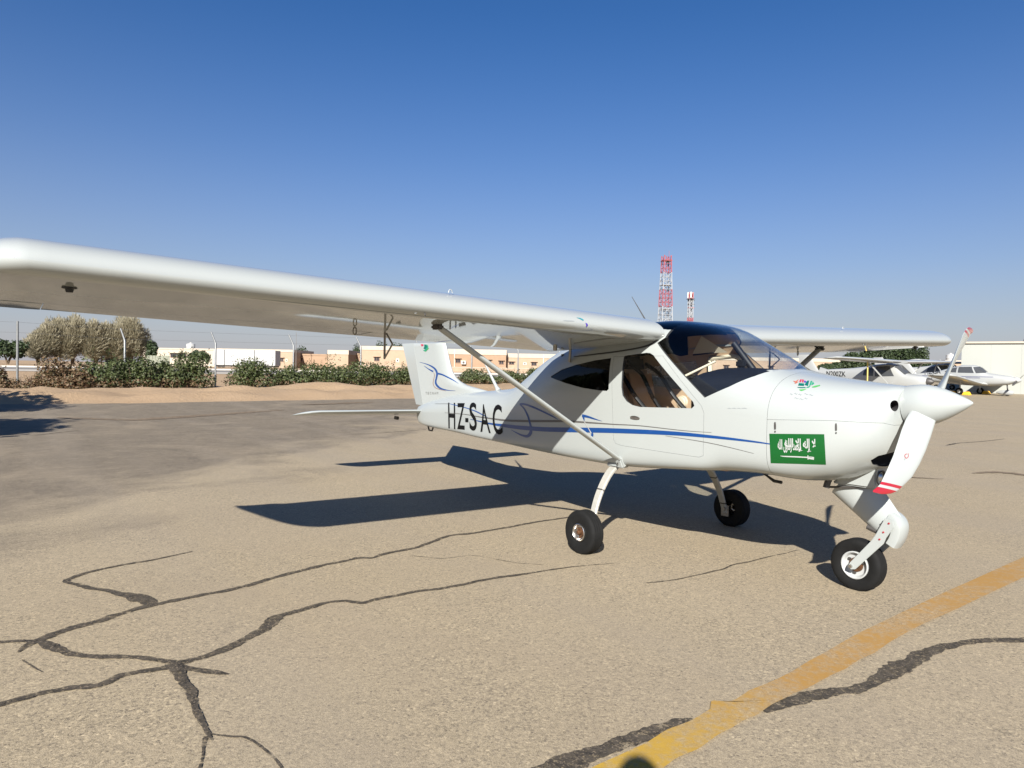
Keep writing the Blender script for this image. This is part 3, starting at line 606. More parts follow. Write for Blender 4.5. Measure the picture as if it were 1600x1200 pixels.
quad(em, [(1266.8,595.4),(1269.4,595.6),(1267,602.4),(1264.2,603)], BVn, mi=4); quad(em, [(1270,596.4),(1272.4,599.8),(1268.4,602.4),(1268,601)], BVn, mi=4)
stroke(em, [(1246,605.4,.9),(1252,606,1.6),(1259,605.6,1.2)], BVn, mi=3); stroke(em, [(1260,605.8,.9),(1263,605.2,2),(1266,603.8,1.2)], BVn, mi=4)
stroke(em, [(1268.6,605.2,1),(1274,604.2,2.6),(1281.4,602.4,1.4)], BVn, mi=5); stroke(em, [(1249,609,1),(1253,609.8,2.6),(1260,607.8,.6)], BVn, mi=5)
for x0, x1, y in ((1234,1239,616.4),(1241,1246,615.6),(1247.6,1253,617),(1256.5,1263,616.2),(1264,1271,617.8),(1241,1248,622.6),(1249,1256,624.2),(1257,1262,623)):
    stroke(em, [(x0,y,.4),((x0*2+x1)/3,y-1.2,.8),((x0+x1*2)/3,y+.6,.8),(x1,y-.6,.4)], BVn, mi=6)
clean(em.obj('cowl_emblem', [M_orange, M_pink, M_purple, M_teal, M_mint, M_lgreen, M_fgrey], plane, fix=False))
em = MB()
for x0, x1 in ((1137,1142),(1144,1150),(1152,1157),(1159,1167)): stroke(em, [(x0,638.4,.4),((x0+x1)/2,637.6,.7),(x1,638.6,.4)], BV, mi=0)
clean(em.obj('placard', M_fgrey, plane, fix=False))
fg = MB(); quad(fg, [(1202.2,677.6),(1288,678.4),(1290.6,725.8),(1204.4,723.4)], BV, .002, nu=16, nv=10)
flag = clean(fg.obj('flag', M_green, plane, fix=False))
sw = MB(); stroke(sw, [(1219.6,712.2,.5),(1226,712.9,1.6),(1245,713.6,1.9),(1261.5,714.4,1.9)], BV, .0032); stroke(sw, [(1262.6,711.2,1.2),(1262.6,714.4,2.2),(1262.8,717.6,1.4)], BV, .0034); stroke(sw, [(1262,715.4,2.6),(1267,716,2.6),(1272,716.4,3.4)], BV, .0034); stroke(sw, [(1264,713.6,1.1),(1268,713.8,1.1),(1272,714.6,1.4)], BV, .0034)
clean(sw.obj('flag_sword', M_dwhite, flag, fix=False))
# flag inscription, in presentation forms written from right to left
line1 = ''.join(reversed('\uFEFB \uFE87\uFEDF\uFEEA \uFE87\uFEFB \uFE8D\uFEDF\uFEE0\uFEEA'))
line2 = ''.join(reversed('\uFEE3\uFEA4\uFEE4\uFEAA \uFEAD\uFEB3\uFEEE\uFEDD \uFE8D\uFEDF\uFEE0\uFEEA'))
text_on('flag_script', line1, [(1226,684.6),(1274.5,685.6),(1274.5,707.8),(1226,703.5)], M_dwhite, BV, .0034, par=flag, bold=.03)
text_on('flag_script', line2, [(1215.4,685.6),(1252,690),(1252,708),(1215.8,707)], M_dwhite, BV, .0037, par=flag, bold=.03)
lt = MB()
for x, y in ((1211.5,659.5),(1306.5,661.5)):
    l = MB(); stroke(l, [(x,y,2.2),(x+.1,y+5,3.0),(x+.2,y+11,2.8)], BVn, .006); stroke(l, [(x+.2,y+13.4,2.2),(x+.2,y+15.8,2.2)], BVn, .006); clean(l.obj('cowl_latch', M_dark, plane, fix=False))
hb = MB(); stroke(hb, [(985.5,652.6,3.0),(989,652.2,5.2),(995,653,5.4),(1000,654,2.4)], BV, .006); dh = clean(hb.obj('door_handle', M_chrome, door, fix=False))
hb = MB(); stroke(hb, [(987.5,651.2,.6),(992,650.8,1.4),(998,652,.8)], BV, .008); clean(hb.obj('handle_recess', M_dark, dh, fix=False))
rs = MB(); stroke(rs, [(897,557.5,1.2),(930,553.8,2),(968,549,2.2),(1000,543.5,2.6),(1018,538,3),(1029,531,3)], BV, .004); clean(rs.obj('wing_root_seal', M_gap, plane, fix=False))
wl = MB(); stroke(wl, [(901,496.5,.5),(907,498.2,1.8),(911.5,500.8,2)], BV_wing, mi=0); stroke(wl, [(914.6,504.6,.6),(917,507.6,2.6),(915.6,511,.6)], BV_wing, mi=1); stroke(wl, [(880,501,.5),(888,501.4,.9),(897,501.6,.5)], BV_wing, mi=2)
clean(wl.obj('wing_emblem', [M_cyan, M_purple, M_fgrey], plane, fix=False))
BVb = bv_of(*[o for o in prop.children if o.name.startswith('propeller_blade')])
pb_ = MB(); stroke(pb_, [(1418,709.4,.7),(1414.6,709.8,1.0),(1413.4,713,1.0),(1415.4,716,1.0),(1418.4,714.4,.9),(1419,711,.7),(1420,707.6,.5)], BVb, .002, mi=0); stroke(pb_, [(1412.6,716.6,.9),(1413.8,719,1.0)], BVb, .002, mi=1)
o = clean(pb_.obj('blade_emblem', [M_red, M_fgrey], prop, fix=False))
for v in o.data.vertices: v.co -= AX0
# ================================================================== ground, sand, road
def ground_mat(name, kind):
    m = bpy.data.materials.new(name); m.use_nodes = True; nt = m.node_tree; b = nt.nodes['Principled BSDF']; N = nt.nodes.new; L = nt.links.new
    tc = N('ShaderNodeTexCoord')
    def noi(scale, det=6, rough=.6, dist=0):
        n = N('ShaderNodeTexNoise'); n.inputs['Scale'].default_value = scale; n.inputs['Detail'].default_value = det; n.inputs['Roughness'].default_value = rough; n.inputs['Distortion'].default_value = dist
        L(tc.outputs['Object'], n.inputs['Vector']); return n.outputs[0]
    def ramp(src, stops):
        c = N('ShaderNodeValToRGB'); e = c.color_ramp.elements
        for i, (p, col) in enumerate(stops):
            el = e[i] if i < 2 else e.new(p)
            el.position = p; el.color = (*col, 1) if hasattr(col, '__len__') else (col, col, col, 1)
        L(src, c.inputs[0]); return c.outputs[0]
    def mix(f, a, b2, mode='MIX'):
        x = N('ShaderNodeMix'); x.data_type = 'RGBA'; x.blend_type = mode
        if isinstance(f, float): x.inputs[0].default_value = f
        else: L(f, x.inputs[0])
        for k, s in ((6, a), (7, b2)):
            if isinstance(s, tuple): x.inputs[k].default_value = (*s, 1)
            else: L(s, x.inputs[k])
        return x.outputs[2]
    def math_(op, a, b2):
        x = N('ShaderNodeMath'); x.operation = op; x.use_clamp = False
        for k, s in ((0, a), (1, b2)):
            if isinstance(s, float): x.inputs[k].default_value = s
            else: L(s, x.inputs[k])
        return x.outputs[0]
    if kind in ('apron', 'line'):
        sep = N('ShaderNodeSeparateXYZ'); L(tc.outputs['Object'], sep.inputs[0])
        fresh = mix(noi(.55, 5, .6), (.262,.210,.130), (.336,.272,.176))
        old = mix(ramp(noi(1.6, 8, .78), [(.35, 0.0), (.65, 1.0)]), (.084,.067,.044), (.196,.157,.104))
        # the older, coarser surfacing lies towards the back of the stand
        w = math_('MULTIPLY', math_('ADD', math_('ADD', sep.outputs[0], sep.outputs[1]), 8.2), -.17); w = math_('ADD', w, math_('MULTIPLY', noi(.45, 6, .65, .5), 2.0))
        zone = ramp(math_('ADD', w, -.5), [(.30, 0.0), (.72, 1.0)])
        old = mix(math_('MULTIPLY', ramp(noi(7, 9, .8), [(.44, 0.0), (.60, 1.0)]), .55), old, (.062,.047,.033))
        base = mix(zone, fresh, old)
        # gravel showing through
        v = N('ShaderNodeTexVoronoi'); v.inputs['Scale'].default_value = 85; L(tc.outputs['Object'], v.inputs['Vector'])
        cell = ramp(v.outputs['Color'], [(0.0, .26), (.32, .84), (.75, 1.08), (1.0, 1.75)])
        patch = ramp(noi(.9, 5, .65), [(.36, .45), (.66, 1.0)])
        base = mix(patch, base, mix(1.0, base, cell, 'MULTIPLY'))
        base = mix(.85, base, mix(1.0, base, ramp(noi(120, 4, .75), [(.30, .48), (.50, 1.0), (.70, 1.42)]), 'MULTIPLY'))
        pits = ramp(noi(46, 4, .65), [(.34, 1.0), (.43, 0.0)]); base = mix(math_('MULTIPLY', math_('MULTIPLY', pits, patch), .75), base, (.075,.06,.044))
        base = mix(math_('MULTIPLY', ramp(noi(150, 2, .5), [(.35, 1.0), (.5, 0.0)]), .35), base, (.14,.115,.085))
        stain = ramp(noi(.30, 6, .72, 1.4), [(.50, 0.0), (.70, 1.0)]); base = mix(math_('MULTIPLY', stain, .55), base, (.24,.19,.125))
        v2 = N('ShaderNodeTexVoronoi'); v2.inputs['Scale'].default_value = 30; L(tc.outputs['Object'], v2.inputs['Vector'])
        sel = math_('MULTIPLY', ramp(v2.outputs['Distance'], [(.10, 1.0), (.22, 0.0)]), ramp(v2.outputs['Color'], [(.50, 0.0), (.62, 1.0)])); base = mix(math_('MULTIPLY', sel, .8), base, (.05,.038,.028))
        # long tyre and wash streaks across the stand
        mp = N('ShaderNodeMapping'); mp.inputs['Scale'].default_value = (.05, .9, 1); mp.inputs['Rotation'].default_value = (0, 0, .95); L(tc.outputs['Object'], mp.inputs[0])
        ns_ = N('ShaderNodeTexNoise'); ns_.inputs['Scale'].default_value = 1.0; ns_.inputs['Detail'].default_value = 5; L(mp.outputs[0], ns_.inputs['Vector'])
        base = mix(math_('MULTIPLY', ramp(ns_.outputs[0], [(.50, 0.0), (.70, 1.0)]), .35), base, (.22,.185,.14))
        base = mix(math_('MULTIPLY', ramp(noi(240, 2, .5), [(.42, 0.0), (.62, 1.0)]), .30), base, (.48,.41,.32))
        height = math_('ADD', math_('MULTIPLY', v.outputs['Distance'], -.35), math_('MULTIPLY', noi(230, 2, .6), 1.0)); bs, bd = .30, .004
        if kind == 'line':
            # paint worn through to the stone beneath
            wear = ramp(math_('ADD', math_('MULTIPLY', noi(26, 5, .7), .6), math_('MULTIPLY', noi(1.6, 4, .6), .55)), [(.50, 0.0), (.66, 1.0)])
            pc_ = ramp(math_('MULTIPLY', math_('ADD', sep.outputs[1], 3.2), .16), [(0.0, (.46,.30,.03)), (.10, (.43,.27,.04)), (.24, (.36,.20,.05)), (1.0, (.34,.195,.06))])
            pc_ = mix(math_('MULTIPLY', noi(9, 5, .7), .5), pc_, (.24,.14,.05)); base = mix(math_('MULTIPLY', wear, .62), pc_, base)
    elif kind == 'sand':
        base = mix(noi(.6, 6, .6), (.30,.205,.117), (.385,.275,.172)); base = mix(math_('MULTIPLY', ramp(noi(6, 5, .7), [(.5, 0.0), (.7, 1.0)]), .35), base, (.26,.17,.095))
        height = noi(9, 8, .7); bs, bd = .7, .08
    elif kind == 'road':
        base = mix(noi(.8, 5, .6), (.16,.15,.135), (.22,.205,.185)); height = noi(40, 3); bs, bd = .2, .01
    elif kind == 'shoulder':
        base = mix(noi(.5, 5, .6), (.36,.33,.28), (.44,.40,.34)); height = noi(20, 3); bs, bd = .2, .01
    elif kind == 'tar':
        base = mix(ramp(noi(20, 5, .7), [(.35, 0.0), (.7, 1.0)]), (.030,.026,.021), (.10,.082,.060)); base = mix(math_('MULTIPLY', ramp(noi(75, 3, .6), [(.56, 0.0), (.66, 1.0)]), .6), base, (.25,.195,.135))
        height = noi(50, 4); bs, bd = .5, .01
    elif kind == 'stain':
        base = mix(noi(2.2, 5, .65), (.12,.085,.05), (.26,.20,.14)); height = noi(30, 4); bs, bd = .3, .01
    L(base, b.inputs['Base Color']); b.inputs['Roughness'].default_value = .9; b.inputs['Specular IOR Level'].default_value = .25
    bp = N('ShaderNodeBump'); bp.inputs['Strength'].default_value = bs; bp.inputs['Distance'].default_value = bd; L(height, bp.inputs['Height']); L(bp.outputs[0], b.inputs['Normal'])
    if kind in ('tar', 'stain'):      # sealing crumbled away in spots, the paving shows through
        tr = N('ShaderNodeBsdfTransparent'); mx_ = N('ShaderNodeMixShader')
        L(ramp(math_('ADD', math_('MULTIPLY', noi(48, 6, .75), .65), math_('MULTIPLY', noi(9, 4, .7), .35)), [(.50, 0.0), (.58, .85)]), mx_.inputs[0]); L(b.outputs[0], mx_.inputs[1]); L(tr.outputs[0], mx_.inputs[2]); L(mx_.outputs[0], nt.nodes['Material Output'].inputs[0])
    return m
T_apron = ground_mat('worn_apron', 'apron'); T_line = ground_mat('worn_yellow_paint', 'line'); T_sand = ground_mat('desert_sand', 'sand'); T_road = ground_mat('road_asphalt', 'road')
T_sh = ground_mat('pale_shoulder', 'shoulder'); T_tar = ground_mat('tar_sealing', 'tar'); T_stain = ground_mat('damp_stain', 'stain')
EDGE = [(-300,-110),(-60,4),(-16.4,22.6),(-12.4,24.6),(-11.2,26.0),(-4.7,30.5),(3.1,34.5),(9,40),(14,75),(300,75)]
def edge(s):
    for (a, b), (c, d) in zip(EDGE, EDGE[1:]):
        if a <= s <= c: return b+(d-b)*(s-a)/(c-a)
    return 75
def sd(s, dep): return Vector((CAM.x, CAM.y, 0))+DH*dep+RH*s
def gz_d(dep): t = max(0, min(1, (dep-20)/60)); return .9*t*t*(3-2*t)
def berm(s, dep):
    d = dep-edge(s)
    if s > 11 or d < 0 or d > 14: return 0
    h = .40*min(1, d/1.8)**1.3*max(0, min(1, (13-d)/6)); h *= min(1, (11-s)/3)
    n = noise.fractal(Vector((s*.45, dep*.45, 3)), 1.0, 2.0, 4); n2 = noise.noise(Vector((s*.16, dep*.3, 9)))
    return max(0, h*(.62+.55*n+.45*n2))
def terr(s, dep): return gz_d(dep)+berm(s, dep)
SS = [-1500,-800,-400,-200,-120,-80,-60,-45,-35,-30]+[(-27+.45*i) for i in range(90)]+[14,17,21,26,34,45,60,90,140,250,500,900,1500]
DD = [-300,-100,-40,-15,0,8,14,18]+[20+.45*i for i in range(70)]+[53,56,60,65,70,76,83,90,100,120,150,200,300,500,900,1600,3000]
g = MB(); n = len(SS); P = []
for dep in DD:
    for s in SS:
        p = sd(s, dep); p.z = terr(s, dep)-(.06 if dep < edge(s)-.3 else .0); P.append(p)
g.add(P, [(j*n+i, j*n+i+1, (j+1)*n+i+1, (j+1)*n+i) for j in range(len(DD)-1) for i in range(n-1)])
struct(g.obj('desert_ground', T_sand, smooth=60, fix=False))
SA = [-250,-150,-90,-60,-45,-35,-28]+[-24+1.0*i for i in range(36)]+[13,14,16,20,28,40,60,90,140,250]
a = MB(); P = []; TT = [0,.2,.4,.5,.6]+[.62+.02*i for i in range(20)]
for t in TT:
    for s in SA:
        e_ = edge(s)+.35*noise.noise(Vector((s*.6, 1, 5)))*(1 if s < 10 else 0); dep = min(-40, e_-5)+(e_-min(-40, e_-5))*t; p = sd(s, dep); p.z = gz_d(dep)+.004; P.append(p)
n = len(SA); a.add(P, [(j*n+i, j*n+i+1, (j+1)*n+i+1, (j+1)*n+i) for j in range(len(TT)-1) for i in range(n-1)])
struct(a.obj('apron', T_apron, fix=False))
def strip(name, m_, d0, d1, s0, s1, up, slope=0.0, th=0):
    mb = MB(); P = []; ns_ = 60
    for i in range(ns_+1):
        s = s0+(s1-s0)*i/ns_
        for k in range(4):
            dep = d0+(d1-d0)*k/3+slope*(s-s0); p = sd(s, dep); p.z = terr(s, dep)+up; P.append(p)
    mb.add(P, [(i*4+k, (i+1)*4+k, (i+1)*4+k+1, i*4+k+1) for i in range(ns_) for k in range(3)])
    return struct(mb.obj(name, m_, fix=False))
strip('road', T_road, 47.5, 54.0, -140, 30, .025, .12)
strip('road_shoulder', T_sh, 43.0, 47.5, -140, 30, .02, .12)
# kerb along the far side of the road
kb = MB(); R_ = []
for i in range(61):
    s = -140+170*i/60; dep = 54.0+.12*(s+140); c = sd(s, dep); c.z = terr(s, dep); R_.append([c+Vector((0, 0, -.1)), c+Vector((0, 0, .16)), c+DH*.25+Vector((0, 0, .16)), c+DH*.25+Vector((0, 0, -.1))])
kb.loft(R_); struct(kb.obj('kerb', mat('kerb_concrete', (.45,.42,.37), .8, noise_amt=.15), fix=True))
# ---- sealed and open cracks, traced on the ground
def ribbon(name, pts, m_, z, jag=.30, n=18):
    mb = MB(); c = catmull([(*px_ground(u, v, z).xy, w) for u, v, w in pts], n); L = []
    for i, p in enumerate(c):
        t = c[min(i+1, len(c)-1)]-c[max(i-1, 0)]; t.z = 0; t = t.normalized(); nr = Vector((-t.y, t.x, 0)); q = Vector((p.x, p.y, z))
        w1 = max(.002, p.z*.41*(1+jag*2*noise.noise(Vector((p.x*9, p.y*9, 1)))+jag*1.0*noise.noise(Vector((p.x*30, p.y*30, 2))))); w2 = max(.002, p.z*.41*(1+jag*2*noise.noise(Vector((p.x*9, p.y*9, 7)))+jag*1.0*noise.noise(Vector((p.x*30, p.y*30, 8)))))
        wob = nr*.012*noise.noise(Vector((p.x*5, p.y*5, 4))); L += [q+nr*w1+wob, q-nr*w2+wob]
    mb.add(L, [(2*i, 2*i+2, 2*i+3, 2*i+1) for i in range(len(c)-1)])
    o = mb.obj(name, m_, fix=False)
    for pgn in o.data.polygons:
        if pgn.normal.z < 0: o.data.flip_normals(); break
    return struct(o)
z_ = .008
ribbon('tar_seam', [(-30,1001,.05),(0,1002.5,.045),(38,1001,.05),(64,1004,.05)], T_tar, z_+.0015)
ribbon('tar_seam', [(28,1019,.01),(42,1009,.05),(58,1001.5,.065),(100,985,.07),(150,970,.065),(200,955,.06),(240,945,.06),(300,932.5,.055),(370,919,.06),(420,905,.055),(475,890,.05),(530,877.5,.05),(560,871.5,.05),(582,871.5,.04),(600,865,.05),(650,855,.05),(700,837.5,.05),(740,832.5,.05),(800,822.5,.045),(840,815,.05),(875,810,.04),(905,805,.03)], T_tar, z_)
ribbon('tar_seam', [(240,946,.06),(228,938,.12),(214,933,.11),(198,929,.09),(165,922,.05),(125,915,.05),(104,909,.05),(112,903,.05),(135,895,.045),(190,882.5,.04),(240,874,.03),(285,865,.02),(302,861,.008)], T_tar, z_+.0006)
ribbon('tar_seam', [(60,1002,.05),(72,1007,.08),(84,1012,.08),(110,1020,.06),(150,1025,.055),(200,1026,.055),(240,1030,.05),(272,1034,.05)], T_tar, z_+.0012)
ribbon('tar_seam', [(268,1038,.06),(310,1027.5,.06),(340,1017.5,.06),(370,1005,.065),(395,992,.075),(416,979,.09),(428,968,.11),(440,961,.07),(480,950,.055),(510,942,.05),(540,939,.05),(565,941,.05),(600,934,.045),(650,924,.045),(700,917.5,.045),(750,907,.04),(800,899,.04),(840,893,.03),(900,885,.02),(960,880,.006)], T_tar, z_)
ribbon('tar_seam', [(-30,1110,.06),(0,1100,.06),(30,1090,.065),(70,1081,.06),(115,1074,.06),(150,1072,.075),(190,1057,.055),(230,1047,.055),(270,1042,.05),(285,1041,.03)], T_tar, z_+.0006)
ribbon('tar_seam', [(266,1041,.05),(300,1045,.06),(330,1050,.05),(357,1053,.015)], T_tar, z_+.0018)
ribbon('tar_seam', [(268,1036,.075),(280,1055,.07),(296,1076,.055),(303,1098,.038),(313,1122,.028),(326,1143,.024),(332,1156,.01)], T_tar, z_+.0024)
for pts in ([(324,1150,.02),(317,1172,.012),(310,1205,.014)], [(330,1145,.012),(360,1150,.02),(385,1153,.014),(415,1170,.01),(440,1200,.012)], [(1010,910.5,.012),(1050,906,.016),(1080,900,.014),(1125,890,.022),(1145,882.5,.018),(1180,875,.016),(1210,867.5,.014),(1250,859,.008)], [(36,1030,.01),(52,1043,.012),(64,1050,.006)],
            [(1478,696,.02),(1488,694,.10),(1500,692,.06),(1540,689,.05),(1620,680,.07)], [(1502,661,.05),(1507,659.5,.10),(1530,656.5,.06),(1620,648,.09)], [(47,681,.03),(90,676,.06),(122,672.5,.03)], [(527,680,.02),(600,676,.04),(665,671,.03)], [(757,680,.02),(790,679,.03),(830,677,.02)], [(640,868,.006),(690,872,.008),(740,868,.006),(800,878,.008),(850,882,.005)]):
    ribbon('crack', pts, T_tar, z_+.0004, .3)
ribbon('tar_seam', [(845,1210,.16),(900,1184,.12),(942,1170,.10),(975,1160,.10),(1010,1145,.10),(1050,1132,.09),(1085,1125,.05)], T_tar, z_)
ribbon('tar_seam', [(1195,1112,.03),(1222,1101,.08),(1245,1095,.10),(1280,1086,.09),(1330,1077,.08),(1368,1064,.08),(1395,1049,.13),(1415,1037,.12),(1450,1018,.09),(1500,1006,.075),(1540,1001,.075),(1600,999,.07),(1660,997,.07)], T_tar, z_)
for pts in ([(90,652,.2),(200,655.5,.5),(262,652.5,.7),(350,646.5,.6),(440,640.5,.3)], [(470,632,.2),(545,629.5,.9),(600,626.5,1.1),(665,622.5,.5)], [(1520,739,.05),(1560,737.5,.22),(1620,743,.30),(1700,747,.3)], [(1400,742,.05),(1435,746,.10),(1475,748,.03)], [(1462,640,.2),(1520,643,.5),(1560,644,.2)], [(840,672,.05),(900,668,.2),(960,664,.3)]):
    ribbon('damp_patch', pts, T_stain, z_+.006+(.03 if pts[0][1] < 640 else 0), .35)
# ---- yellow taxi line, with the wider repainted piece near the front
yl = MB()
def yquad(pl, pr):
    n = 26; L = []
    for i in range(n+1):
        t = i/n
        for pl_ in (pl, pr):
            k = min(int(t*(len(pl_)-1)), len(pl_)-2); f_ = t*(len(pl_)-1)-k; q = Vector(pl_[k]).lerp(Vector(pl_[k+1]), f_); q = px_ground(q.x, q.y, .006); q += Vector((.6, -.5, 0))*.025*noise.noise(q*7); L.append(q)
    yl.add(L, [(2*i, 2*i+1, 2*i+3, 2*i+2) for i in range(n)])
yquad([(915,1207),(1110,1112)], [(1030,1207),(1165,1127)])
yquad([(1110,1112),(1111,1096),(1142,1097),(1240,1050),(1350,987),(1500,916),(1700,826)], [(1165,1127),(1195,1110),(1235,1089),(1320,1047),(1420,988),(1540,931),(1700,858)])
o = yl.obj('taxi_line', T_line, fix=False)
for v in o.data.vertices: v.co.z = .013
struct(o)

# ================================================================== plants
L_green = leaf_mat('shrub_leaf', [(.028,.044,.011),(.055,.075,.020),(.09,.11,.034),(.04,.056,.015),(.14,.145,.075)])
L_brown = leaf_mat('dry_shrub_leaf', [(.085,.05,.026),(.16,.10,.05),(.06,.06,.022),(.12,.06,.03),(.20,.145,.075)])
L_dark = leaf_mat('dark_tree_leaf', [(.018,.032,.012),(.035,.055,.018),(.05,.075,.026),(.025,.04,.014)])
L_tan = leaf_mat('tamarisk_spray', [(.30,.27,.18),(.38,.34,.24),(.25,.225,.145),(.34,.305,.21)], trans=.35)
M_bark = mat('bark', (.13,.09,.055), .9, noise_amt=.3, noise_scale=20)
def leaf_cloud(blobs, n, size, rg, flat=.6, spray=False, hollow=.55):
    V = []; F = []; wts = [b[3]*b[4]*b[5] for b in blobs]; tot = sum(wts)
    for b, w in zip(blobs, wts):
        cx, cy, cz, rx, ry, rz_ = b
        for _ in range(int(n*w/tot)):
            d = Vector((rg.gauss(0, 1), rg.gauss(0, 1), rg.gauss(0, 1))).normalized(); r = hollow+(1-hollow)*rg.random()**.6; r *= 1+.22*noise.noise(d*2.2+Vector((cx, cy, cz)))
            p = Vector((cx+d.x*rx*r, cy+d.y*ry*r, cz+d.z*rz_*r))
            if p.z < .02: continue
            s = size*(.6+.8*rg.random())
            if spray:
                ax = (d*.7+Vector((rg.uniform(-.4, .4), rg.uniform(-.4, .4), .75))).normalized(); sd_ = ax.cross(Vector((rg.gauss(0, 1), rg.gauss(0, 1), rg.gauss(0, 1)))).normalized()*s*.045; L_ = ax*s
                V += [p-sd_, p+sd_, p+L_*.6+sd_*1.2, p+L_+Vector((0, 0, -.05*s)), p+L_*.6-sd_*1.2]; k = len(V)-5; F.append((k, k+1, k+2, k+3, k+4))
            else:
                ax = (d+Vector((rg.gauss(0, .7), rg.gauss(0, .7), rg.gauss(0, .7)+.3))).normalized(); q = ax.cross(Vector((rg.gauss(0, 1), rg.gauss(0, 1), rg.gauss(0, 1)))).normalized(); t = ax.cross(q)
                V += [p-t*s*.5, p+q*s*.3+ax*s*.06, p+t*s*.5, p-q*s*.3+ax*s*.06]; k = len(V)-4; F.append((k, k+1, k+2, k+3))
    return V, F
def plant(name, label, cat, u, dep, w, h, m_, seed, group, n=1500, size=.11, trunk=.0, spray=False, dz=0, brown=0.0, depth=None):
    rg = random.Random(seed); loc = far(u, dep); s_, d_ = (loc-CAM).dot(RH), (loc-CAM).dot(DH); loc.z = terr(s_, d_)+dz-.03
    t = thing(name, label, cat, loc, 0, group); bl = []; nb = 7 if trunk == 0 else 9
    for i in range(nb):
        a_ = rg.random()*6.28; r = rg.random()**.5; zz_ = trunk+(h-trunk)*(.32+.40*rg.random()); rr = (.5-.22*r)
        bl.append((RH.x*math.cos(a_)*r*w*.30+DH.x*math.sin(a_)*r*w*.30, RH.y*math.cos(a_)*r*w*.30+DH.y*math.sin(a_)*r*w*.30, zz_, w*rr*.62, w*rr*.62, (h-trunk)*(.26+.12*rg.random())))
    if trunk == 0: bl += [(RH.x*q*w*.26, RH.y*q*w*.26, h*.30, w*.27, w*.27, h*.30) for q in (-1, 0, 1)]
    V, F = leaf_cloud(bl, n, size, rg, spray=spray, hollow=.45); mb = MB(); mb.add(V, F)
    if spray == False and trunk == 0:      # loose shoots standing out of the top
        for _ in range(10):
            x = rg.uniform(-.4, .4)*w; zz_ = h*rg.uniform(.75, 1.0)
            for q in range(9):
                c = Vector((RH.x*x, RH.y*x, zz_+q*.045*h/1.6))+Vector((rg.gauss(0, .05), rg.gauss(0, .05), 0)); ax = Vector((rg.gauss(0, 1), rg.gauss(0, 1), rg.gauss(0, .6))).normalized(); e = ax.cross(Vector((0, 0, 1)))*.3
                mb.add([c-ax*size*.6, c+e*size, c+ax*size*.6, c-e*size], [(0, 1, 2, 3)])
    mb.obj('foliage', m_, t, fix=False)
    if brown:
        bl2 = [(b[0]*1.1, b[1]*1.1, b[2]*.52, b[3], b[4], b[5]*.8) for b in bl[-3:]]+[(RH.x*q*w*.3-DH.x*.2*w, RH.y*q*w*.3-DH.y*.2*w, h*.2, w*.22, w*.2, h*.2) for q in (-1, -.3, .5, 1)]
        V, F = leaf_cloud(bl2, int(n*brown*.55), size*.85, rg); MB().add(V, F).obj('dry_leaves', L_brown, t, fix=False)
    tk = MB(); th = trunk+.35*(h-trunk) if trunk else h*.55
    for i in range(5 if trunk == 0 else 4):
        a_ = rg.random()*6.28; sp = w*.25*rg.random(); r0_ = .035 if trunk == 0 else .05+.018*h; pts = [Vector((0, 0, -.05)), Vector((math.cos(a_)*sp*.25, math.sin(a_)*sp*.25, max(.1, th*.45))), Vector((math.cos(a_)*sp, math.sin(a_)*sp, th*1.15))]
        tk.tube(pts, [r0_, r0_*.75, r0_*.3], 6)
    tk.obj('trunk' if trunk else 'stem', M_bark, t, smooth=60)
    return t
FA, FB, FC = -773.0, 112.5, .091
def fence_k(u): U = u-800; return (U-FA)/(FB-FC*U)
def fence_dep(u): return 31.5*(1+FC*fence_k(u))
HG = 'shrubs of the hedge along the fence'
hedge = [(-12,44,574,1,.9,'half bare brown shrub at the open end of the hedge'),(98,84,560,1,1.0,'reddish brown drying shrub next to the bare sand gap'),(158,76,554,0,.5,'green shrub right beside the reddish brown one'),(208,74,555,0,.35,'dense green shrub in front of the bent fence post by the tan trees'),
 (258,58,560,0,.5,'low green shrub with bare twigs below, before the white long building'),(300,62,551,0,.35,'tall green shrub touching the fence post left of the white trailer'),(394,72,559,0,.2,'lone green shrub in front of the white trailer with sprigs on top'),(450,56,571,0,.3,'small green shrub under the right end of the white trailer'),
 (495,66,566,0,.15,'green shrub in front of the recessed tan wall'),(541,72,561,0,.15,'leafy dark green shrub in front of the pale projecting tan block'),(588,64,568,0,.2,'green shrub below the window of the large tan house'),(634,60,571,0,.3,'green shrub just left of the airplane tail fin'),
 (748,62,577,0,.2,'round green shrub seen between tail fin and whip antenna'),(800,50,588,0,.2,'small green shrub between antenna and wing strut'),(846,66,576,0,.2,'green shrub seen above the fuselage behind the wing strut'),(886,58,574,0,.2,'green shrub next to the rear cabin window')]
for i, (u, wp, vt_, br, bf, lab) in enumerate(hedge):
    dep = fence_dep(u)-1.0; w = wp*dep/FPX*1.12; p = far(u, dep); base = terr((p-CAM).dot(RH), dep); top = far_z(u, vt_, dep)
    plant('shrub', lab, 'shrub', u, dep, w, max(.9, (top-base)*1.02), L_brown if (br and u < 50) else (L_brown if br else L_green), 100+i, HG, n=3400, size=.125, brown=bf)
    if br and u > 50:
        pass
plant('dry_bush', 'low dry straw-coloured bush around the foot of the first fence post', 'bush', 22, 30.2, 1.5, .55, L_brown, 61, None, n=900, size=.09, brown=.5)
TG = 'feathery tan trees beyond the road'
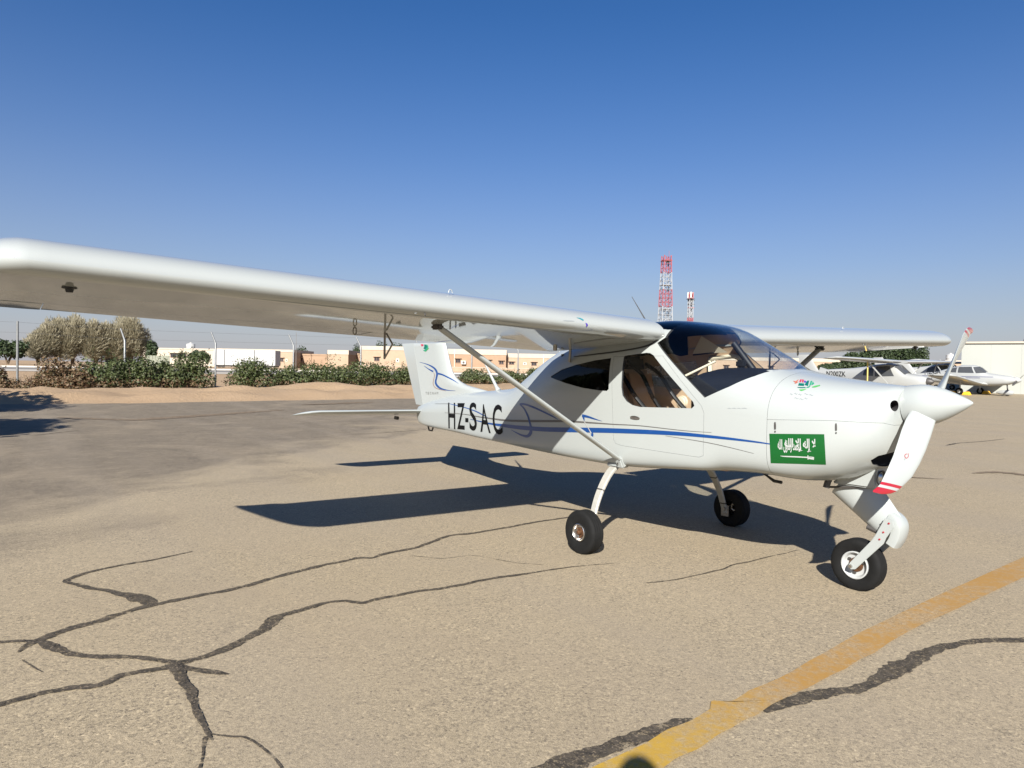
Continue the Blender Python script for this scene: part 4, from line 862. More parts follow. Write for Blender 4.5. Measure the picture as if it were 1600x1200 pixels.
for i, (u, wp, vt_, lab) in enumerate([(60,54,509,'low tan feathery tree beside the dark green one'),(88,64,497,'broad tan feathery tree second from the dark green one'),(113,60,490,'tallest of the tan feathery trees beyond the road'),(150,58,500,'tan feathery tree just right of the tallest one'),(178,56,502,'tan feathery tree behind the bent fence post'),(205,62,498,'tan feathery tree next to the small green tree')]):
    dep = 92+i*1.5; w = wp*dep/FPX; p = far(u, dep); plant('tamarisk_tree', lab, 'tree', u, dep, w, far_z(u, vt_, dep)-p.z, L_tan, 200+i, TG, n=15000, size=.5, trunk=.5, spray=True)
def far_tree(u, dep, wp, vt_, lab, seed, group=None, n=2600, size=.35, trunk=.6):
    p = far(u, dep); return plant('green_tree', lab, 'tree', u, dep, wp*dep/FPX, far_z(u, vt_, dep)-p.z, L_dark, seed, group, n=n, size=size, trunk=trunk)
far_tree(12, 86, 66, 524, 'dark green bushy tree behind the straight fence post', 301)
far_tree(236, 100, 24, 529, 'small green tree at the edge of the tan feathery trees', 302, n=1200)
far_tree(312, 82, 36, 547, 'yellow-green tree in front of the white long building', 303, n=1400, size=.25)
far_tree(470, 150, 26, 541, 'little tree top showing over the tan block roofs', 309, n=700)
for i, (u, wp, vt_, lab) in enumerate([(560,26,536,'dark tree top behind the flat tan roof by the flap hinge'),(592,30,533,'dark tree top over the roof above the tan house window'),(622,30,535,'dark tree top over the roof beside the tail fin')]):
    far_tree(u, 150, wp, vt_, lab, 320+i, 'trees behind the large tan house', n=900)
RG = 'dark trees behind the parked airplanes'
for i, (u, dep, wp, vt_, lab) in enumerate([(1296,82,44,566,'low dark green tree by the tail of the parked N-registered airplane'),(1330,84,52,548,'dark tree beyond the fuselage of the parked N-registered airplane'),(1362,84,60,530,'broad dark tree behind the wing of the parked airplane'),(1396,88,60,514,'tallest dark tree behind the parked airplanes'),(1428,86,46,531,'dark tree left of the white roof tank'),(1462,84,46,566,'low dark tree between propeller blade and the tan shed')]):
    far_tree(u, dep, wp, vt_, lab, 330+i, RG, n=6000, size=.24, trunk=.4)
# two trees on the edge of the stand, beside the field of view; their shade lies on the paving
for (x, y, w, h, sd_, lab) in ((-10.2,-9.3,4.8,4.6,401,'bushy tree standing beside the stand, shading the paving'),(-18.2,-10.0,5.6,5.0,402,'bushy tree near the hedge end, shading paving and sand')):
    rg = random.Random(sd_); t = thing('green_tree', lab, 'tree', (x, y, gz(x, y)-.02)); bl = []
    for i in range(9):
        a_ = rg.random()*6.28; r = rg.random()**.5*w*.3; bl.append((math.cos(a_)*r, math.sin(a_)*r, h*(.45+.35*rg.random()), w*.28, w*.28, h*.24))
    V, F = leaf_cloud(bl, 9000, .30, rg, hollow=.2); MB().add(V, F).obj('foliage', L_dark, t, fix=False)
    MB().tube([(0,0,-.05),(.05,.05,h*.3),(.1,0,h*.6)], [.13,.10,.04], 8).obj('trunk', M_bark, t, smooth=60)

# ================================================================== fence of bent posts
M_post = mat('galvanised_post', (.22,.225,.22), .5, metal=.5, noise_amt=.15)
p0 = far(27, 31.5); fence = thing('wire_fence', 'tall fence of thin bent-top metal posts behind the hedge', 'fence', (p0.x, p0.y, p0.z))
tops = []
for k in range(-1, 12):
    U = (FA+FB*k)/(1+FC*k); dep = 31.5*(1+FC*k); p = far(U+800, dep); p.z = terr((p-CAM).dot(RH), dep); b = p-fence.location; kick = (DH*.12-RH*.16) if k != 0 else Vector((0, 0, 0))
    hgt = 2.92 if k != 0 else 3.0
    pts = [b+Vector((0, 0, -.1)), b+Vector((0, 0, hgt-.62)), b+kick*.3+Vector((0, 0, hgt-.52)), b+kick*2.2+Vector((0, 0, hgt))] if k != 0 else [b+Vector((0, 0, -.1)), b+Vector((0, 0, 2.4)), b+Vector((.01, 0, hgt))]
    MB().tube(pts, [.05, .05, .045, .038], 8).obj('fence_post', M_post, fence, smooth=50); tops.append(pts[-1])
for dz in (-.04, -.5):
    MB().tube([t+Vector((0, 0, dz)) for t in tops], .004, 4).obj('fence_wire', M_post, fence)

# ================================================================== buildings
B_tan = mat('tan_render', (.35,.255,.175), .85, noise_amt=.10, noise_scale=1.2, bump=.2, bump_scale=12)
B_tan2 = mat('tan_render_dark_shaded', (.30,.20,.128), .85, noise_amt=.10, noise_scale=1.2)  # darker tan; on the recessed blocks it puts their shade into the colour
B_cream = mat('cream_parapet', (.42,.365,.29), .85, noise_amt=.08, noise_scale=2)
B_white = mat('white_cladding', (.38,.38,.37), .6, noise_amt=.05, noise_scale=1.5)
B_glass = mat('dark_pane', (.03,.03,.035), .15)
B_frame = mat('brown_frame', (.16,.10,.07), .6)
B_hang = mat('pale_hangar_cladding', (.31,.318,.285), .55, noise_amt=.04, noise_scale=.6)
B_ac = mat('ac_white', (.60,.57,.5), .6)
def bldg(name, label, u0, u1, vtop, dep, deep, wm, par=.35, wins=(), acs=(), vents=(), cat='building', pm=None, pipes=()):
    a, b = far(u0, dep), far(u1, dep); um = (u0+u1)/2; zt = far_z(um, vtop, dep); mid = (a+b)/2; W = (b-a).length; X = (b-a); X.z = 0; X.normalize(); Y = Vector((-X.y, X.x, 0)); Y = Y if Y.dot(DH) > 0 else -Y
    base = min(a.z, b.z)-.1; t = thing(name, label, cat, (mid.x, mid.y, base), math.atan2(X.y, X.x)); H = zt-base
    hole = lambda q: ((q[0]-um)/FPX*dep, (q[1]-um)/FPX*dep, far_z(um, q[3], dep)-base, far_z(um, q[2], dep)-base)
    MB().box((0, deep/2, (H-par)/2), (W, deep, H-par)).obj('wall', wm, t)
    if par: MB().box((0, deep/2, H-par/2), (W+.16, deep+.16, par)).obj('parapet', pm or B_cream, t)
    for q in wins:
        x0, x1, z0, z1 = hole(q); f = MB(); c = ((x0+x1)/2, -.03, (z0+z1)/2); w, h = x1-x0, z1-z0
        for bx in (((x0+.04), z0, .08, h, 0), ((x1-.04), z0, .08, h, 0)): f.box((bx[0], -.02, (z0+z1)/2), (.08, .10, h))
        f.box((c[0], -.02, z0+.04), (w-.165, .10, .08)); f.box((c[0], -.02, z1-.04), (w-.165, .10, .08)); f.box((c[0], -.02, c[2]), (.06, .09, h-.165))
        wn_ = f.obj('window', B_frame, t); MB().box((c[0], -.005, c[2]), (w-.16, .04, h-.16)).obj('pane', B_glass, wn_)
        MB().box((c[0], -.16, z1+.08), (w+.3, .34, .09)).obj('sun_shade', wm, wn_)
    for q in acs:
        x0, x1, z0, z1 = hole(q); ac = MB().box(((x0+x1)/2, -.28, (z0+z1)/2), (x1-x0, .5, z1-z0)).obj('ac_unit', B_ac, t, bevel=.03); MB().lathe([(.001,0),((z1-z0)*.36,0),((z1-z0)*.38,-.02)], 16, Matrix.Translation(((x0+x1)/2, -.54, (z0+z1)/2)) @ Matrix.Rotation(math.pi/2, 4, 'X')).obj('fan_grille', M_dark, ac)
    for q in vents:
        x0, x1, z0, z1 = hole(q); v_ = MB().box(((x0+x1)/2, -.03, (z0+z1)/2), (x1-x0, .08, z1-z0)).obj('vent', B_ac, t); MB().box(((x0+x1)/2, -.075, (z0+z1)/2), ((x1-x0)*.55, .03, (z1-z0)*.6)).obj('vent_grille', M_dark, v_)
    for u in pipes: MB().tube([((u-um)/FPX*dep, -.07, .3), ((u-um)/FPX*dep, -.07, H-.1)], .06, 6).obj('drain_pipe', B_ac, t)
    return t
D0 = 118
wb = bldg('white_building', 'long low white building with a dark open bay behind the shrubs', 222, 340, 544, 126, 14, B_cream, .25, wins=[(266,291,552,559)], pm=B_cream)
bldg('tan_building', 'long tan wall with cream roof edge behind the white trailer', 338, 459, 545.5, 124, 12, B_tan, .45, wins=[(436,442.5,558.5,564.5)], vents=[(446,449,560,564)])
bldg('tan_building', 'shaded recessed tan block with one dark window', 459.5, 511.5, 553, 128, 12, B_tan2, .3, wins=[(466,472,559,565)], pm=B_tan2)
bldg('tan_building', 'projecting plain tan block with pale parapet', 512, 543.6, 547, 121, 12, B_tan, .75)
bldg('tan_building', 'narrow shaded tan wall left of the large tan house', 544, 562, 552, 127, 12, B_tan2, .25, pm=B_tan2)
bldg('tan_house', 'large tan flat-roofed house with one window, left of the tail fin', 562.5, 690, 541.5, 116, 12, B_tan, .65, wins=[(584,592.5,558.5,565)], vents=[(618.5,623,560.5,566)])
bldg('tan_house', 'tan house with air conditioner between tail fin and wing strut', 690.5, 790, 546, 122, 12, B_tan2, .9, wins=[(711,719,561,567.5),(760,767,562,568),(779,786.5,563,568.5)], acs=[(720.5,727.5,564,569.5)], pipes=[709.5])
bldg('tan_house', 'tan house with cream parapet seen behind the wing root', 790.5, 893, 553, 124, 12, B_tan, .75, wins=[(794.5,803,566,570.5),(829.5,838,566,571.5),(854,859.5,566.5,571)], vents=[(817,822,567,570.5)], pipes=[848.5, 870.5])
bldg('tan_house', 'tan row seen through the cabin windows and past the far strut', 893.5, 1312, 557, 128, 12, B_tan, .6, wins=[(1010,1018,570,576),(1090,1098,570,576),(1130,1138,570,576),(1200,1208,570,576)])
bldg('tan_shed', 'small tan shed between propeller blade and pale hangar', 1476, 1512, 563, 96, 6, B_tan, .3)
# boundary wall in front of the houses
a, b = far(560, 104), far(905, 108); t = thing('garden_wall', 'low pale boundary wall in front of the tan houses', 'wall', ((a.x+b.x)/2, (a.y+b.y)/2, a.z-.1), math.atan2((b-a).y, (b-a).x))
MB().box((0, 0, .35), ((b-a).xy.length, .25, .75)).obj('wall_panel', B_tan, t); MB().box((0, 0, .77), ((b-a).xy.length, .34, .09)).obj('coping', B_cream, t)
# white trailer of three boxes on wheels
a, b = far(333, 104), far(430, 104); W = (b-a).xy.length; t = thing('white_trailer', 'long white box trailer with a dark gap beneath, behind the hedge', 'trailer', ((a.x+b.x)/2, (a.y+b.y)/2, a.z), math.atan2((b-a).y, (b-a).x))
zt = far_z(380, 547, 104)-a.z; zb_ = far_z(380, 571, 104)-a.z; x = -W/2
for f_ in (.18, .48, .34):
    MB().box((x+W*f_/2, 1.2, (zt+zb_)/2), (W*f_-.08, 2.4, zt-zb_)).obj('trailer_body', B_white, t, bevel=.04); x += W*f_
MB().box((0, 1.2, zb_-.12), (W*.97, 1.9, .22)).obj('chassis', M_dark, t)
for q in (-.42,-.36,-.1,-.04,.28,.34,.40): MB().lathe([(.001,-.1),(.40,-.1),(.42,0),(.40,.1),(.001,.1)], 16, Matrix.Translation((q*W, .4, .40)) @ Matrix.Rotation(math.pi/2, 4, 'X')).obj('trailer_wheel', M_rubber, t, smooth=40)
def tank(u, dep, w, v0, v1, lab, par_z=None):
    p = far(u, dep); z0, z1 = far_z(u, v1, dep), far_z(u, v0, dep); r = w/FPX*dep/2; t = thing('roof_tank', lab, 'water tank', (p.x, p.y, z0)); h = z1-z0
    MB().lathe([(.001,0),(r,0),(r*1.0,h*.3),(r*1.02,h*.32),(r,h*.34),(r,h*.8),(r*.6,h*.93),(r*.25,h),(.001,h)], 20).obj('tank_body', B_white, t, smooth=40); MB().lathe([(.001,h*1.08),(r*.26,h*1.06),(r*.28,h*.98)], 12).obj('tank_lid', B_ac, t, smooth=40); return t
tank(297.5, 130, 13, 536, 544.2, 'white water tank on the roof of the long white building')
tank(1484, 98, 13, 552.5, 563, 'round white water tank on the small tan shed')
a = far(462, 122); t = thing('radio_mast', 'thin bare mast standing behind the tan roofs', 'mast', a); h = far_z(462, 519, 122)-a.z; MB().tube([(0,0,0),(0,0,h)], [.06,.03], 6).obj('mast_pole', M_grey, t); MB().tube([(-.3,0,h*.93),(.3,0,h*.93)], .02, 5).obj('cross_arm', M_grey, t)
# carport under the tan trees and green sheet fence
a = far(165, 100); t = thing('carport', 'dark open carport with flat roof under the tan trees', 'carport', a, math.atan2(RH.y, RH.x))
MB().box((0, 1.5, 2.05), (3.6, 3.2, .16)).obj('carport_roof', B_cream, t); MB().box((0, 2.9, 1.0), (3.5, .08, 1.9)).obj('back_panel', M_dark, t)
for q in (-1.7, -.6, .6, 1.7): MB().box((q, .05, .98), (.10, .10, 1.98)).obj('carport_post', M_dark, t)
a = far(247, 98); t = thing('sheet_fence', 'grey-green ribbed sheet fence beside the long white building', 'fence', a, math.atan2(RH.y, RH.x))
for q in range(8): MB().box((-1.4+q*.4, 0, .75), (.36, .05, 1.55)).obj('sheet', mat('sheet_green', (.20,.21,.16), .7) if q == 0 else bpy.data.materials['sheet_green'], t)
# pale hangar with clad wall
dep = 49; a = far(1501, dep); ldir = Vector((a.x-CAM.x, a.y-CAM.y, 0)).normalized(); wdir = Vector((ldir.y, -ldir.x, 0)); wdir = (wdir-ldir*.03).normalized(); b = a+wdir*22; W = (b-a).xy.length; zt = far_z(1560, 536.5, dep)-a.z; t = thing('hangar', 'large pale hangar wall at the edge of the apron behind the low-wing airplane', 'hangar', ((a.x+b.x)/2, (a.y+b.y)/2, min(a.z, b.z)-.05), math.atan2((b-a).y, (b-a).x))
MB().box((0, 9.04, zt/2), (W, 18, zt)).obj('hangar_hall', B_hang, t)
nP = 13
for q in range(nP): MB().box((-W/2+(q+.5)*W/nP, .015, zt/2), (W/nP-.005, .05, zt-.02)).obj('cladding_panel', B_hang, t)
MB().box((0, .0, zt+.05), (W+.1, .3, .12)).obj('roof_edge', B_cream, t); MB().lathe([(.001,.26),(.1,.24),(.16,.12),(.12,0)], 12, Matrix.Translation((-W/2+3.6, .4, zt+.1))).obj('roof_vent', B_white, t, smooth=40)
# ---- lattice towers
M_tr = mat('hazed_tower_red', (.30,.075,.085), .5); M_tw = mat('hazed_tower_white', (.30,.31,.32), .5)  # tower paints paled, with distance haze put into the colours
def tower(u, vtop, dep, w0, w1, bands, lab, nb, rr, extra):
    p = far(u, dep); H = far_z(u, vtop, dep)-p.z; t = thing('lattice_tower', lab, 'tower', p, math.atan2(RH.y, RH.x)+.18); nb_ = nb
    for k in range(nb_):
        z0, z1 = H*k/nb_, H*(k+1)/nb_; a0, a1 = (w0+(w1-w0)*k/nb_)/2, (w0+(w1-w0)*(k+1)/nb_)/2; mb = MB()
        c0 = [Vector((sx*a0, sy*a0, z0)) for sx, sy in ((-1,-1),(1,-1),(1,1),(-1,1))]; c1 = [Vector((sx*a1, sy*a1, z1)) for sx, sy in ((-1,-1),(1,-1),(1,1),(-1,1))]
        for i in range(4):
            j = (i+1) % 4; mb.tube([c0[i], c1[i]], rr, 5); mb.tube([c0[i], c0[j]], rr*.6, 4); mb.tube([c0[i], c1[j]], rr*.5, 4); mb.tube([c0[j], c1[i]], rr*.5, 4); m0, m1 = (c0[i]+c1[i])/2, (c0[j]+c1[j])/2; mb.tube([m0, m1], rr*.5, 4)
        mb.tube([(0, 0, z0), (0, 0, z1)], rr*.8, 5)
        mb.obj('tower_section', M_tr if bands(k, nb_) else M_tw, t)
    if extra == 1:
        MB().tube([(w1*.35, 0, H), (w1*.35, 0, H+1.3)], .05, 5).obj('lightning_rod', M_tr, t)
        MB().box((0, 0, H*.0+H-1.4), (w1+.5, w1+.5, .16)).obj('platform', M_tr, t); MB().box((.1, -w1*.3, H-1.75), (.8, .3, .45)).obj('equipment_box', M_dark, t)
        for zz_ in (.75, .55): MB().box((0, 0, H*zz_), (w1+.7, w1+.7, .12)).obj('platform', M_tr if bands(int(nb*zz_), nb) else M_tw, t)
    else:
        for a_ in range(3):
            an = a_*2.1-1.9; MB().box((math.cos(an)*w1*.7, math.sin(an)*w1*.7, H-.9), (.45, .35, 1.9), Matrix.Rotation(an, 3, 'Z')).obj('panel_antenna', B_ac, t, bevel=.04)
        MB().box((0, 0, H-2.2), (w1+.9, w1+.9, .14)).obj('platform', M_dark, t)
        for zz_ in (H-2.7, H-3.9, H-5.0): MB().box((.2, 0, zz_), (w1+.6, w1*.8, .3)).obj('antenna_mount', M_tr if zz_ < H-4 else M_dark, t)
    return t
tower(1037, 400, 190, 3.7, 1.95, lambda k, n: ((n-1-k)//2) % 2 == 0, 'tall red and white lattice tower behind the cabin roof', 14, .115, 1)
tower(1076, 457, 230, 1.6, 1.2, lambda k, n: (n-1-k) == 0 or 4 <= (n-1-k) < 6, 'shorter slim lattice tower with antenna panels on top', 13, .12, 2)
# ================================================================== parked airplanes in the background
M_ac = mat('parked_white_paint', (.335,.342,.33), .3, coat=.4); M_acg = mat('parked_grey_belly', (.55,.56,.55), .35)
M_win = mat('dark_cabin_window', (.06,.063,.066), .08); M_nav = mat('navy_line', (.03,.035,.12), .4); M_yel = mat('yellow_chock', (.75,.42,.03), .6); M_strap = mat('yellow_strap', (.55,.42,.12), .7)
def sect(st, x):
    for a, b in zip(st, st[1:]):
        if a[0] <= x <= b[0]:
            t = (x-a[0])/(b[0]-a[0]); t2 = t; return [p+(q-p)*t2 for p, q in zip(a[1:], b[1:])]
    return st[0][1:] if x < st[0][0] else st[-1][1:]
def ring_of(v, x, n=32):
    zb, zm, zt, hw, nl, nu = v; P = []
    for k in range(n):
        a = 2*math.pi*(k+.5)/n; c, s = math.cos(a), math.sin(a); e = nu if s > 0 else nl
        P.append(Vector((x, hw*math.copysign(abs(c)**(2/e), c), zm+((zt-zm) if s > 0 else (zm-zb))*math.copysign(abs(s)**(2/e), s))))
    return P
def wing_loft(name, secs, m_, par, t=.12):
    mb = MB(); R_ = []
    for x0, y, z, c, tw in secs:
        R_.append([Vector((x0-c*xc, y, z+yc*c-xc*tw)) for xc, yc in [(q, naca(q, t, .015)[0]) for q in (1,.75,.5,.3,.15,.06,.015)]+[(q, naca(q, t, .015)[1]) for q in (0,.015,.06,.15,.3,.5,.75)]])
    return mb.loft(R_).obj(name, m_, par, smooth=45)
def patch(par, bv, poly, sg, m_, name, off=.006):
    c = poly; mb = MB(); P = []; n = 10
    A, B, C_, D_ = [Vector(q) for q in poly]
    for j in range(n+1):
        for i in range(n+1):
            s, t = i/n, j/n; q = A*(1-s)*(1-t)+B*s*(1-t)+C_*s*t+D_*(1-s)*t; h = bv.ray_cast(Vector((q.x, sg*3, q.y)), Vector((0, -sg, 0)))
            P.append(h[0]+h[1]*off if h[0] else None)
    F = [f for f in ((j*(n+1)+i, j*(n+1)+i+1, (j+1)*(n+1)+i+1, (j+1)*(n+1)+i) for j in range(n) for i in range(n)) if all(P[k] for k in f)]
    mb.add([p or (0, 0, 1) for p in P], F); return clean(mb.obj(name, m_, par, fix=False))
def bg_wheel(par, x, y, R, w):
    e = bpy.data.objects.new('wheel', None); COL.objects.link(e); e.parent = par; e.location = (x, y, R)
    M = Matrix.Rotation(math.pi/2, 4, 'X'); MB().lathe([(R*.5,-w/2),(R*.85,-w/2),(R,-w*.3),(R,w*.3),(R*.85,w/2),(R*.5,w/2)], 24, M).obj('tyre', M_rubber, e, smooth=40)
    MB().lathe([(.001,-w*.42),(R*.3,-w*.45),(R*.52,-w*.3),(R*.52,w*.3),(R*.3,w*.45),(.001,w*.42)], 20, M).obj('rim', M_dwhite, e, smooth=40); return e
def airplane(name, label, loc, rz, high, sc, group):
    t = thing(name, label, 'airplane', loc, rz, group); t.scale = (sc, sc, sc)
    if high:
        st = [(-5.95,1.22,1.34,1.50,.03,2,2),(-5.5,1.13,1.34,1.58,.09,2.4,2.2),(-4,.98,1.3,1.73,.21,2.6,2.3),(-2.6,.80,1.25,1.80,.34,3,2.4),(-1.7,.68,1.2,1.90,.45,3.2,2.4),(-1.1,.62,1.2,2.02,.52,3.4,2.8),(-.2,.6,1.2,2.10,.55,3.4,3),(.25,.6,1.2,2.02,.55,3.4,2.8),(.75,.6,1.16,1.55,.54,3.2,2.6),(1.2,.62,1.12,1.48,.50,3,2.4),(1.6,.70,1.1,1.42,.42,2.6,2.2),(1.82,.86,1.12,1.34,.26,2.2,2)]
        nose, prop_z = 1.82, 1.12
    else:
        st = [(-5.0,1.0,1.1,1.22,.04,2,2),(-4.2,.90,1.07,1.27,.15,2.4,2),(-2.6,.74,1.05,1.43,.36,2.8,2.2),(-1.8,.66,1.06,1.68,.47,3,2.3),(-1.0,.6,1.08,1.90,.54,3.2,2.6),(-.25,.57,1.07,1.90,.56,3.2,2.8),(.1,.57,1.05,1.72,.56,3.2,2.6),(.42,.57,1.03,1.42,.56,3.2,2.4),(1.0,.6,1.0,1.33,.52,3,2.4),(1.6,.68,.98,1.24,.42,2.6,2.2),(1.95,.82,.98,1.14,.22,2.2,2)]
        nose, prop_z = 1.95, .98
    XS = xs(st[0][0], st[-1][0], .18); b = MB().loft([ring_of(sect(st, x), x) for x in XS]); f = b.obj('fuselage', M_ac, t, smooth=45)
    bm = bmesh.new(); bm.from_mesh(f.data); bv = BVHTree.FromBMesh(bm); bm.free()
    for sg in (-1, 1):
        if high:
            wing_loft('wing', [(.55,sg*.3,2.17,1.62,.06),(.55,sg*2.6,2.22,1.62,.06),(.45,sg*5.2,2.28,1.18,.05),(.38,sg*5.45,2.29,.95,.04),(.2,sg*5.52,2.29,.55,.02)], M_ac, t)
            MB().tube([(.05, sg*.52, .82), (.05, sg*2.55, 2.14)], .05, 8, flat=.5).obj('wing_strut', M_ac, t, smooth=60)
            patch(t, bv, [(-1.55,1.72),(-.95,1.88),(-.95,1.36),(-1.62,1.40)], sg, M_win, 'cabin_window'); patch(t, bv, [(-.85,1.90),(-.05,1.92),(.28,1.38),(-.85,1.34)], sg, M_win, 'cabin_window')
            wing_loft('tailplane', [(-4.75,0,1.30,1.05,0),(-4.95,sg*1.65,1.30,.75,0),(-5.1,sg*1.72,1.30,.5,0)], M_ac, t, .09)
            MB().tube([(-.35, sg*.40, .68), (-.38, sg*.85, .52), (-.40, sg*1.18, .22)], [.05, .04, .035], 8).obj('landing_leg', M_ac, t, smooth=60); bg_wheel(t, -.40, sg*1.27, .21, .14)
            patch(t, bv, [(-4.2,1.08),(1.3,.86),(1.3,.83),(-4.2,1.05)], sg, M_nav, 'side_stripe'); 
        else:
            wing_loft('wing', [(.70,sg*.35,.70,1.95,.05),(.42,sg*.75,.73,1.62,.05),(.40,sg*4.4,1.17,1.60,.05),(.30,sg*4.75,1.21,1.40,.04),(.05,sg*4.9,1.23,.9,.02)], M_ac, t, .14)
            for q in ([(-1.75,1.62),(-1.20,1.74),(-1.20,1.40),(-1.95,1.42)], [(-1.10,1.76),(-.35,1.78),(-.15,1.38),(-1.10,1.39)]): patch(t, bv, q, sg, M_win, 'cabin_window')
            patch(t, bv, [(-.26,1.76),(-.02,1.78),(.44,1.40),(-.04,1.37)], sg, M_win, 'windscreen_side')
            wing_loft('tailplane', [(-4.15,0,1.10,.85,0),(-4.2,sg*1.5,1.10,.75,0),(-4.35,sg*1.58,1.10,.5,0)], M_ac, t, .09)
            MB().tube([(-.55, sg*1.5, .78), (-.55, sg*1.5, .25)], .045, 8).obj('landing_leg', M_ac, t, smooth=60); bg_wheel(t, -.55, sg*1.62, .22, .16)
            patch(t, bv, [(-3.4,1.18),(.9,1.16),(.9,1.13),(-3.4,1.15)], sg, M_nav, 'side_stripe'); patch(t, bv, [(-2.6,1.08),(.2,1.09),(.2,1.06),(-2.6,1.04)], sg, M_nav, 'side_stripe')
    ws = MB(); R_ = []
    wa, wb2 = (.22,.80) if high else (-.05,.44)
    for x in xs(wa, wb2, .06): R_.append([p+Vector((.012, 0, .012)) for p in ring_of(sect(st, x), x, 48) if p.z > sect(st, x)[2]-.45*(sect(st, wa)[2]-sect(st, wb2)[2])*(1-.6*(x-wa)/(wb2-wa)) and abs(p.y) < .5])
    k = min(len(r) for r in R_); R_ = [[r[int(round(i*(len(r)-1)/(k-1)))] for i in range(k)] for r in R_]
    ws.loft(R_, cap=False, closed=False); ws.obj('windscreen', M_win, t, smooth=50, fix=False)
    mb = MB()
    zf0, zf1 = (1.30, 2.62) if high else (1.15, 2.15); fx = -4.55 if high else -3.75; L0, L1 = (1.45, .78) if high else (1.25, .65); sw = 1.0 if high else .7
    R_ = []
    for k in range(8):
        tt = k/7; xl = fx-sw*tt; c = L0+(L1-L0)*tt; z = zf0+(zf1-zf0)*tt; w = .06*(1-.4*tt)*(.5 if k == 7 else 1)
        R_.append([Vector((xl-c*q, s*w*(math.sqrt(max(0, 1-(1-min(1, q/.3))**2)) if q < .3 else 1-(q-.3)/.75), z)) for q, s in ((0,0),(.05,1),(.15,1),(.3,1),(.65,1),(1,1),(1,-1),(.65,-1),(.3,-1),(.15,-1),(.05,-1))])
    fin_ = mb.loft(R_).obj('fin', M_ac, t, smooth=45)
    if high:
        MB().prism([(-3.2,1.46),(-4.7,1.85),(-4.9,1.3),(-3.4,1.35)], -.025, .025).obj('dorsal_fillet', M_ac, t)
    MB().lathe([(.22,0),(.20,.08),(.15,.18),(.08,.27),(.02,.32),(.001,.325)], 24, Matrix.Translation((nose, 0, prop_z)) @ Matrix.Rotation(math.pi/2, 4, 'Y')).obj('spinner', M_ac if not high else M_dark, t, smooth=50)
    for s in (1, -1):
        a_ = 1.05 if high else .35; R_ = []
        for r_, c_ in ((.1,.10),(.4,.15),(.75,.13),(.93,.07)):
            ctr = Vector((nose+.12, math.cos(a_)*r_*s, prop_z+math.sin(a_)*r_*s)); tv = Vector((.5, -math.sin(a_)*.86*s, math.cos(a_)*.86*s)); nv = Vector((.86, .5*math.sin(a_)*s, -.5*math.cos(a_)*s)); R_.append([ctr+tv*c_/2, ctr+nv*.015, ctr-tv*c_/2, ctr-nv*.015])
        MB().loft(R_).obj('propeller_blade', M_dark, t, smooth=60)
    MB().tube([(nose-.45, 0, .70), (nose-.40, 0, .25)], .04, 8).obj('nose_leg', M_dark, t, smooth=60); bg_wheel(t, nose-.42, 0, .18, .13)
    if not high:
        R_ = [[Vector((nose-.42+x, .12*w*math.cos(a), .20+h*math.sin(a)*.17)) for a in [2*math.pi*k/12 for k in range(12)]] for x, w, h in ((.34,.2,.2),(.27,.75,.75),(.1,1,1),(-.15,1,.95),(-.45,.6,.6),(-.62,.15,.2))]
        MB().loft(R_).obj('wheel_spat', M_ac, t, smooth=60)
        MB().box((nose-.06, 0, .80), (.10, .34, .12)).obj('nose_intake', M_dark, t, bevel=.02)
    for p, q in (((-1.4,0,2.0),(-1.65,0,2.38)),((-.6,.1,2.1),(-.85,.1,2.45))) if high else (((-1.5,0,1.78),(-1.7,0,2.1)),((-2.3,0,1.5),(-2.5,0,1.75))): MB().tube([p, q], .018, 5).obj('antenna', M_ac, t)
    return t, bv
def place(u, dep): p = far(u, dep); p.z += .004; return p
HD = math.radians(-6)
PG = 'small airplanes parked on the apron behind'
ces, bvc = airplane('parked_airplane', 'white high-wing airplane lettered N200ZK parked behind the cowling', place(1398, 36), HD, True, .92, PG)
ces2 = dup_tree(ces); ces2.location = place(1484, 52); ces2.rotation_euler.z = HD+.05; ces2['label'] = 'farthest white high-wing airplane, its tail and wing showing over the lettered one'
pip, bvp = airplane('parked_airplane', 'white low-wing airplane with dark blue side lines, yellow chocks and nose spat', place(1531, 45), 0.0, False, 1.0, PG)
bpy.context.view_layer.update()
def text_bg(t, bv, s, c4, name='registration'):
    V, F = text_mesh(s, .015); x0, x1 = min(v[0] for v in V), max(v[0] for v in V); y0, y1 = min(v[1] for v in V), max(v[1] for v in V); A = [Vector(c) for c in c4]; inv = t.matrix_world.inverted(); P = []; o = inv @ CAM
    for x, y in V:
        q, k = (x-x0)/(x1-x0), (y1-y)/(y1-y0); p = A[0]*(1-q)*(1-k)+A[1]*q*(1-k)+A[2]*q*k+A[3]*(1-q)*k; d_ = (inv.to_3x3() @ pray(p.x, p.y)).normalized(); h = bv.ray_cast(o, d_); P.append(h[0]+h[1]*.012*(1 if h[1].dot(d_) < 0 else -1) if h[0] else None)
    mb = MB(); mb.add([p or (0, 0, 1) for p in P], [f for f in F if all(P[i] for i in f)]); 
    return clean(mb.obj(name, M_letter, t, fix=False))
text_bg(ces, bvc, 'N200ZK', [(1291.5,579.8),(1321.5,580.6),(1321.5,588.4),(1291.5,587.4)])
text_bg(pip, bvp, 'HZ-SA', [(1445,578),(1470,576.5),(1470,584),(1445,585.5)])
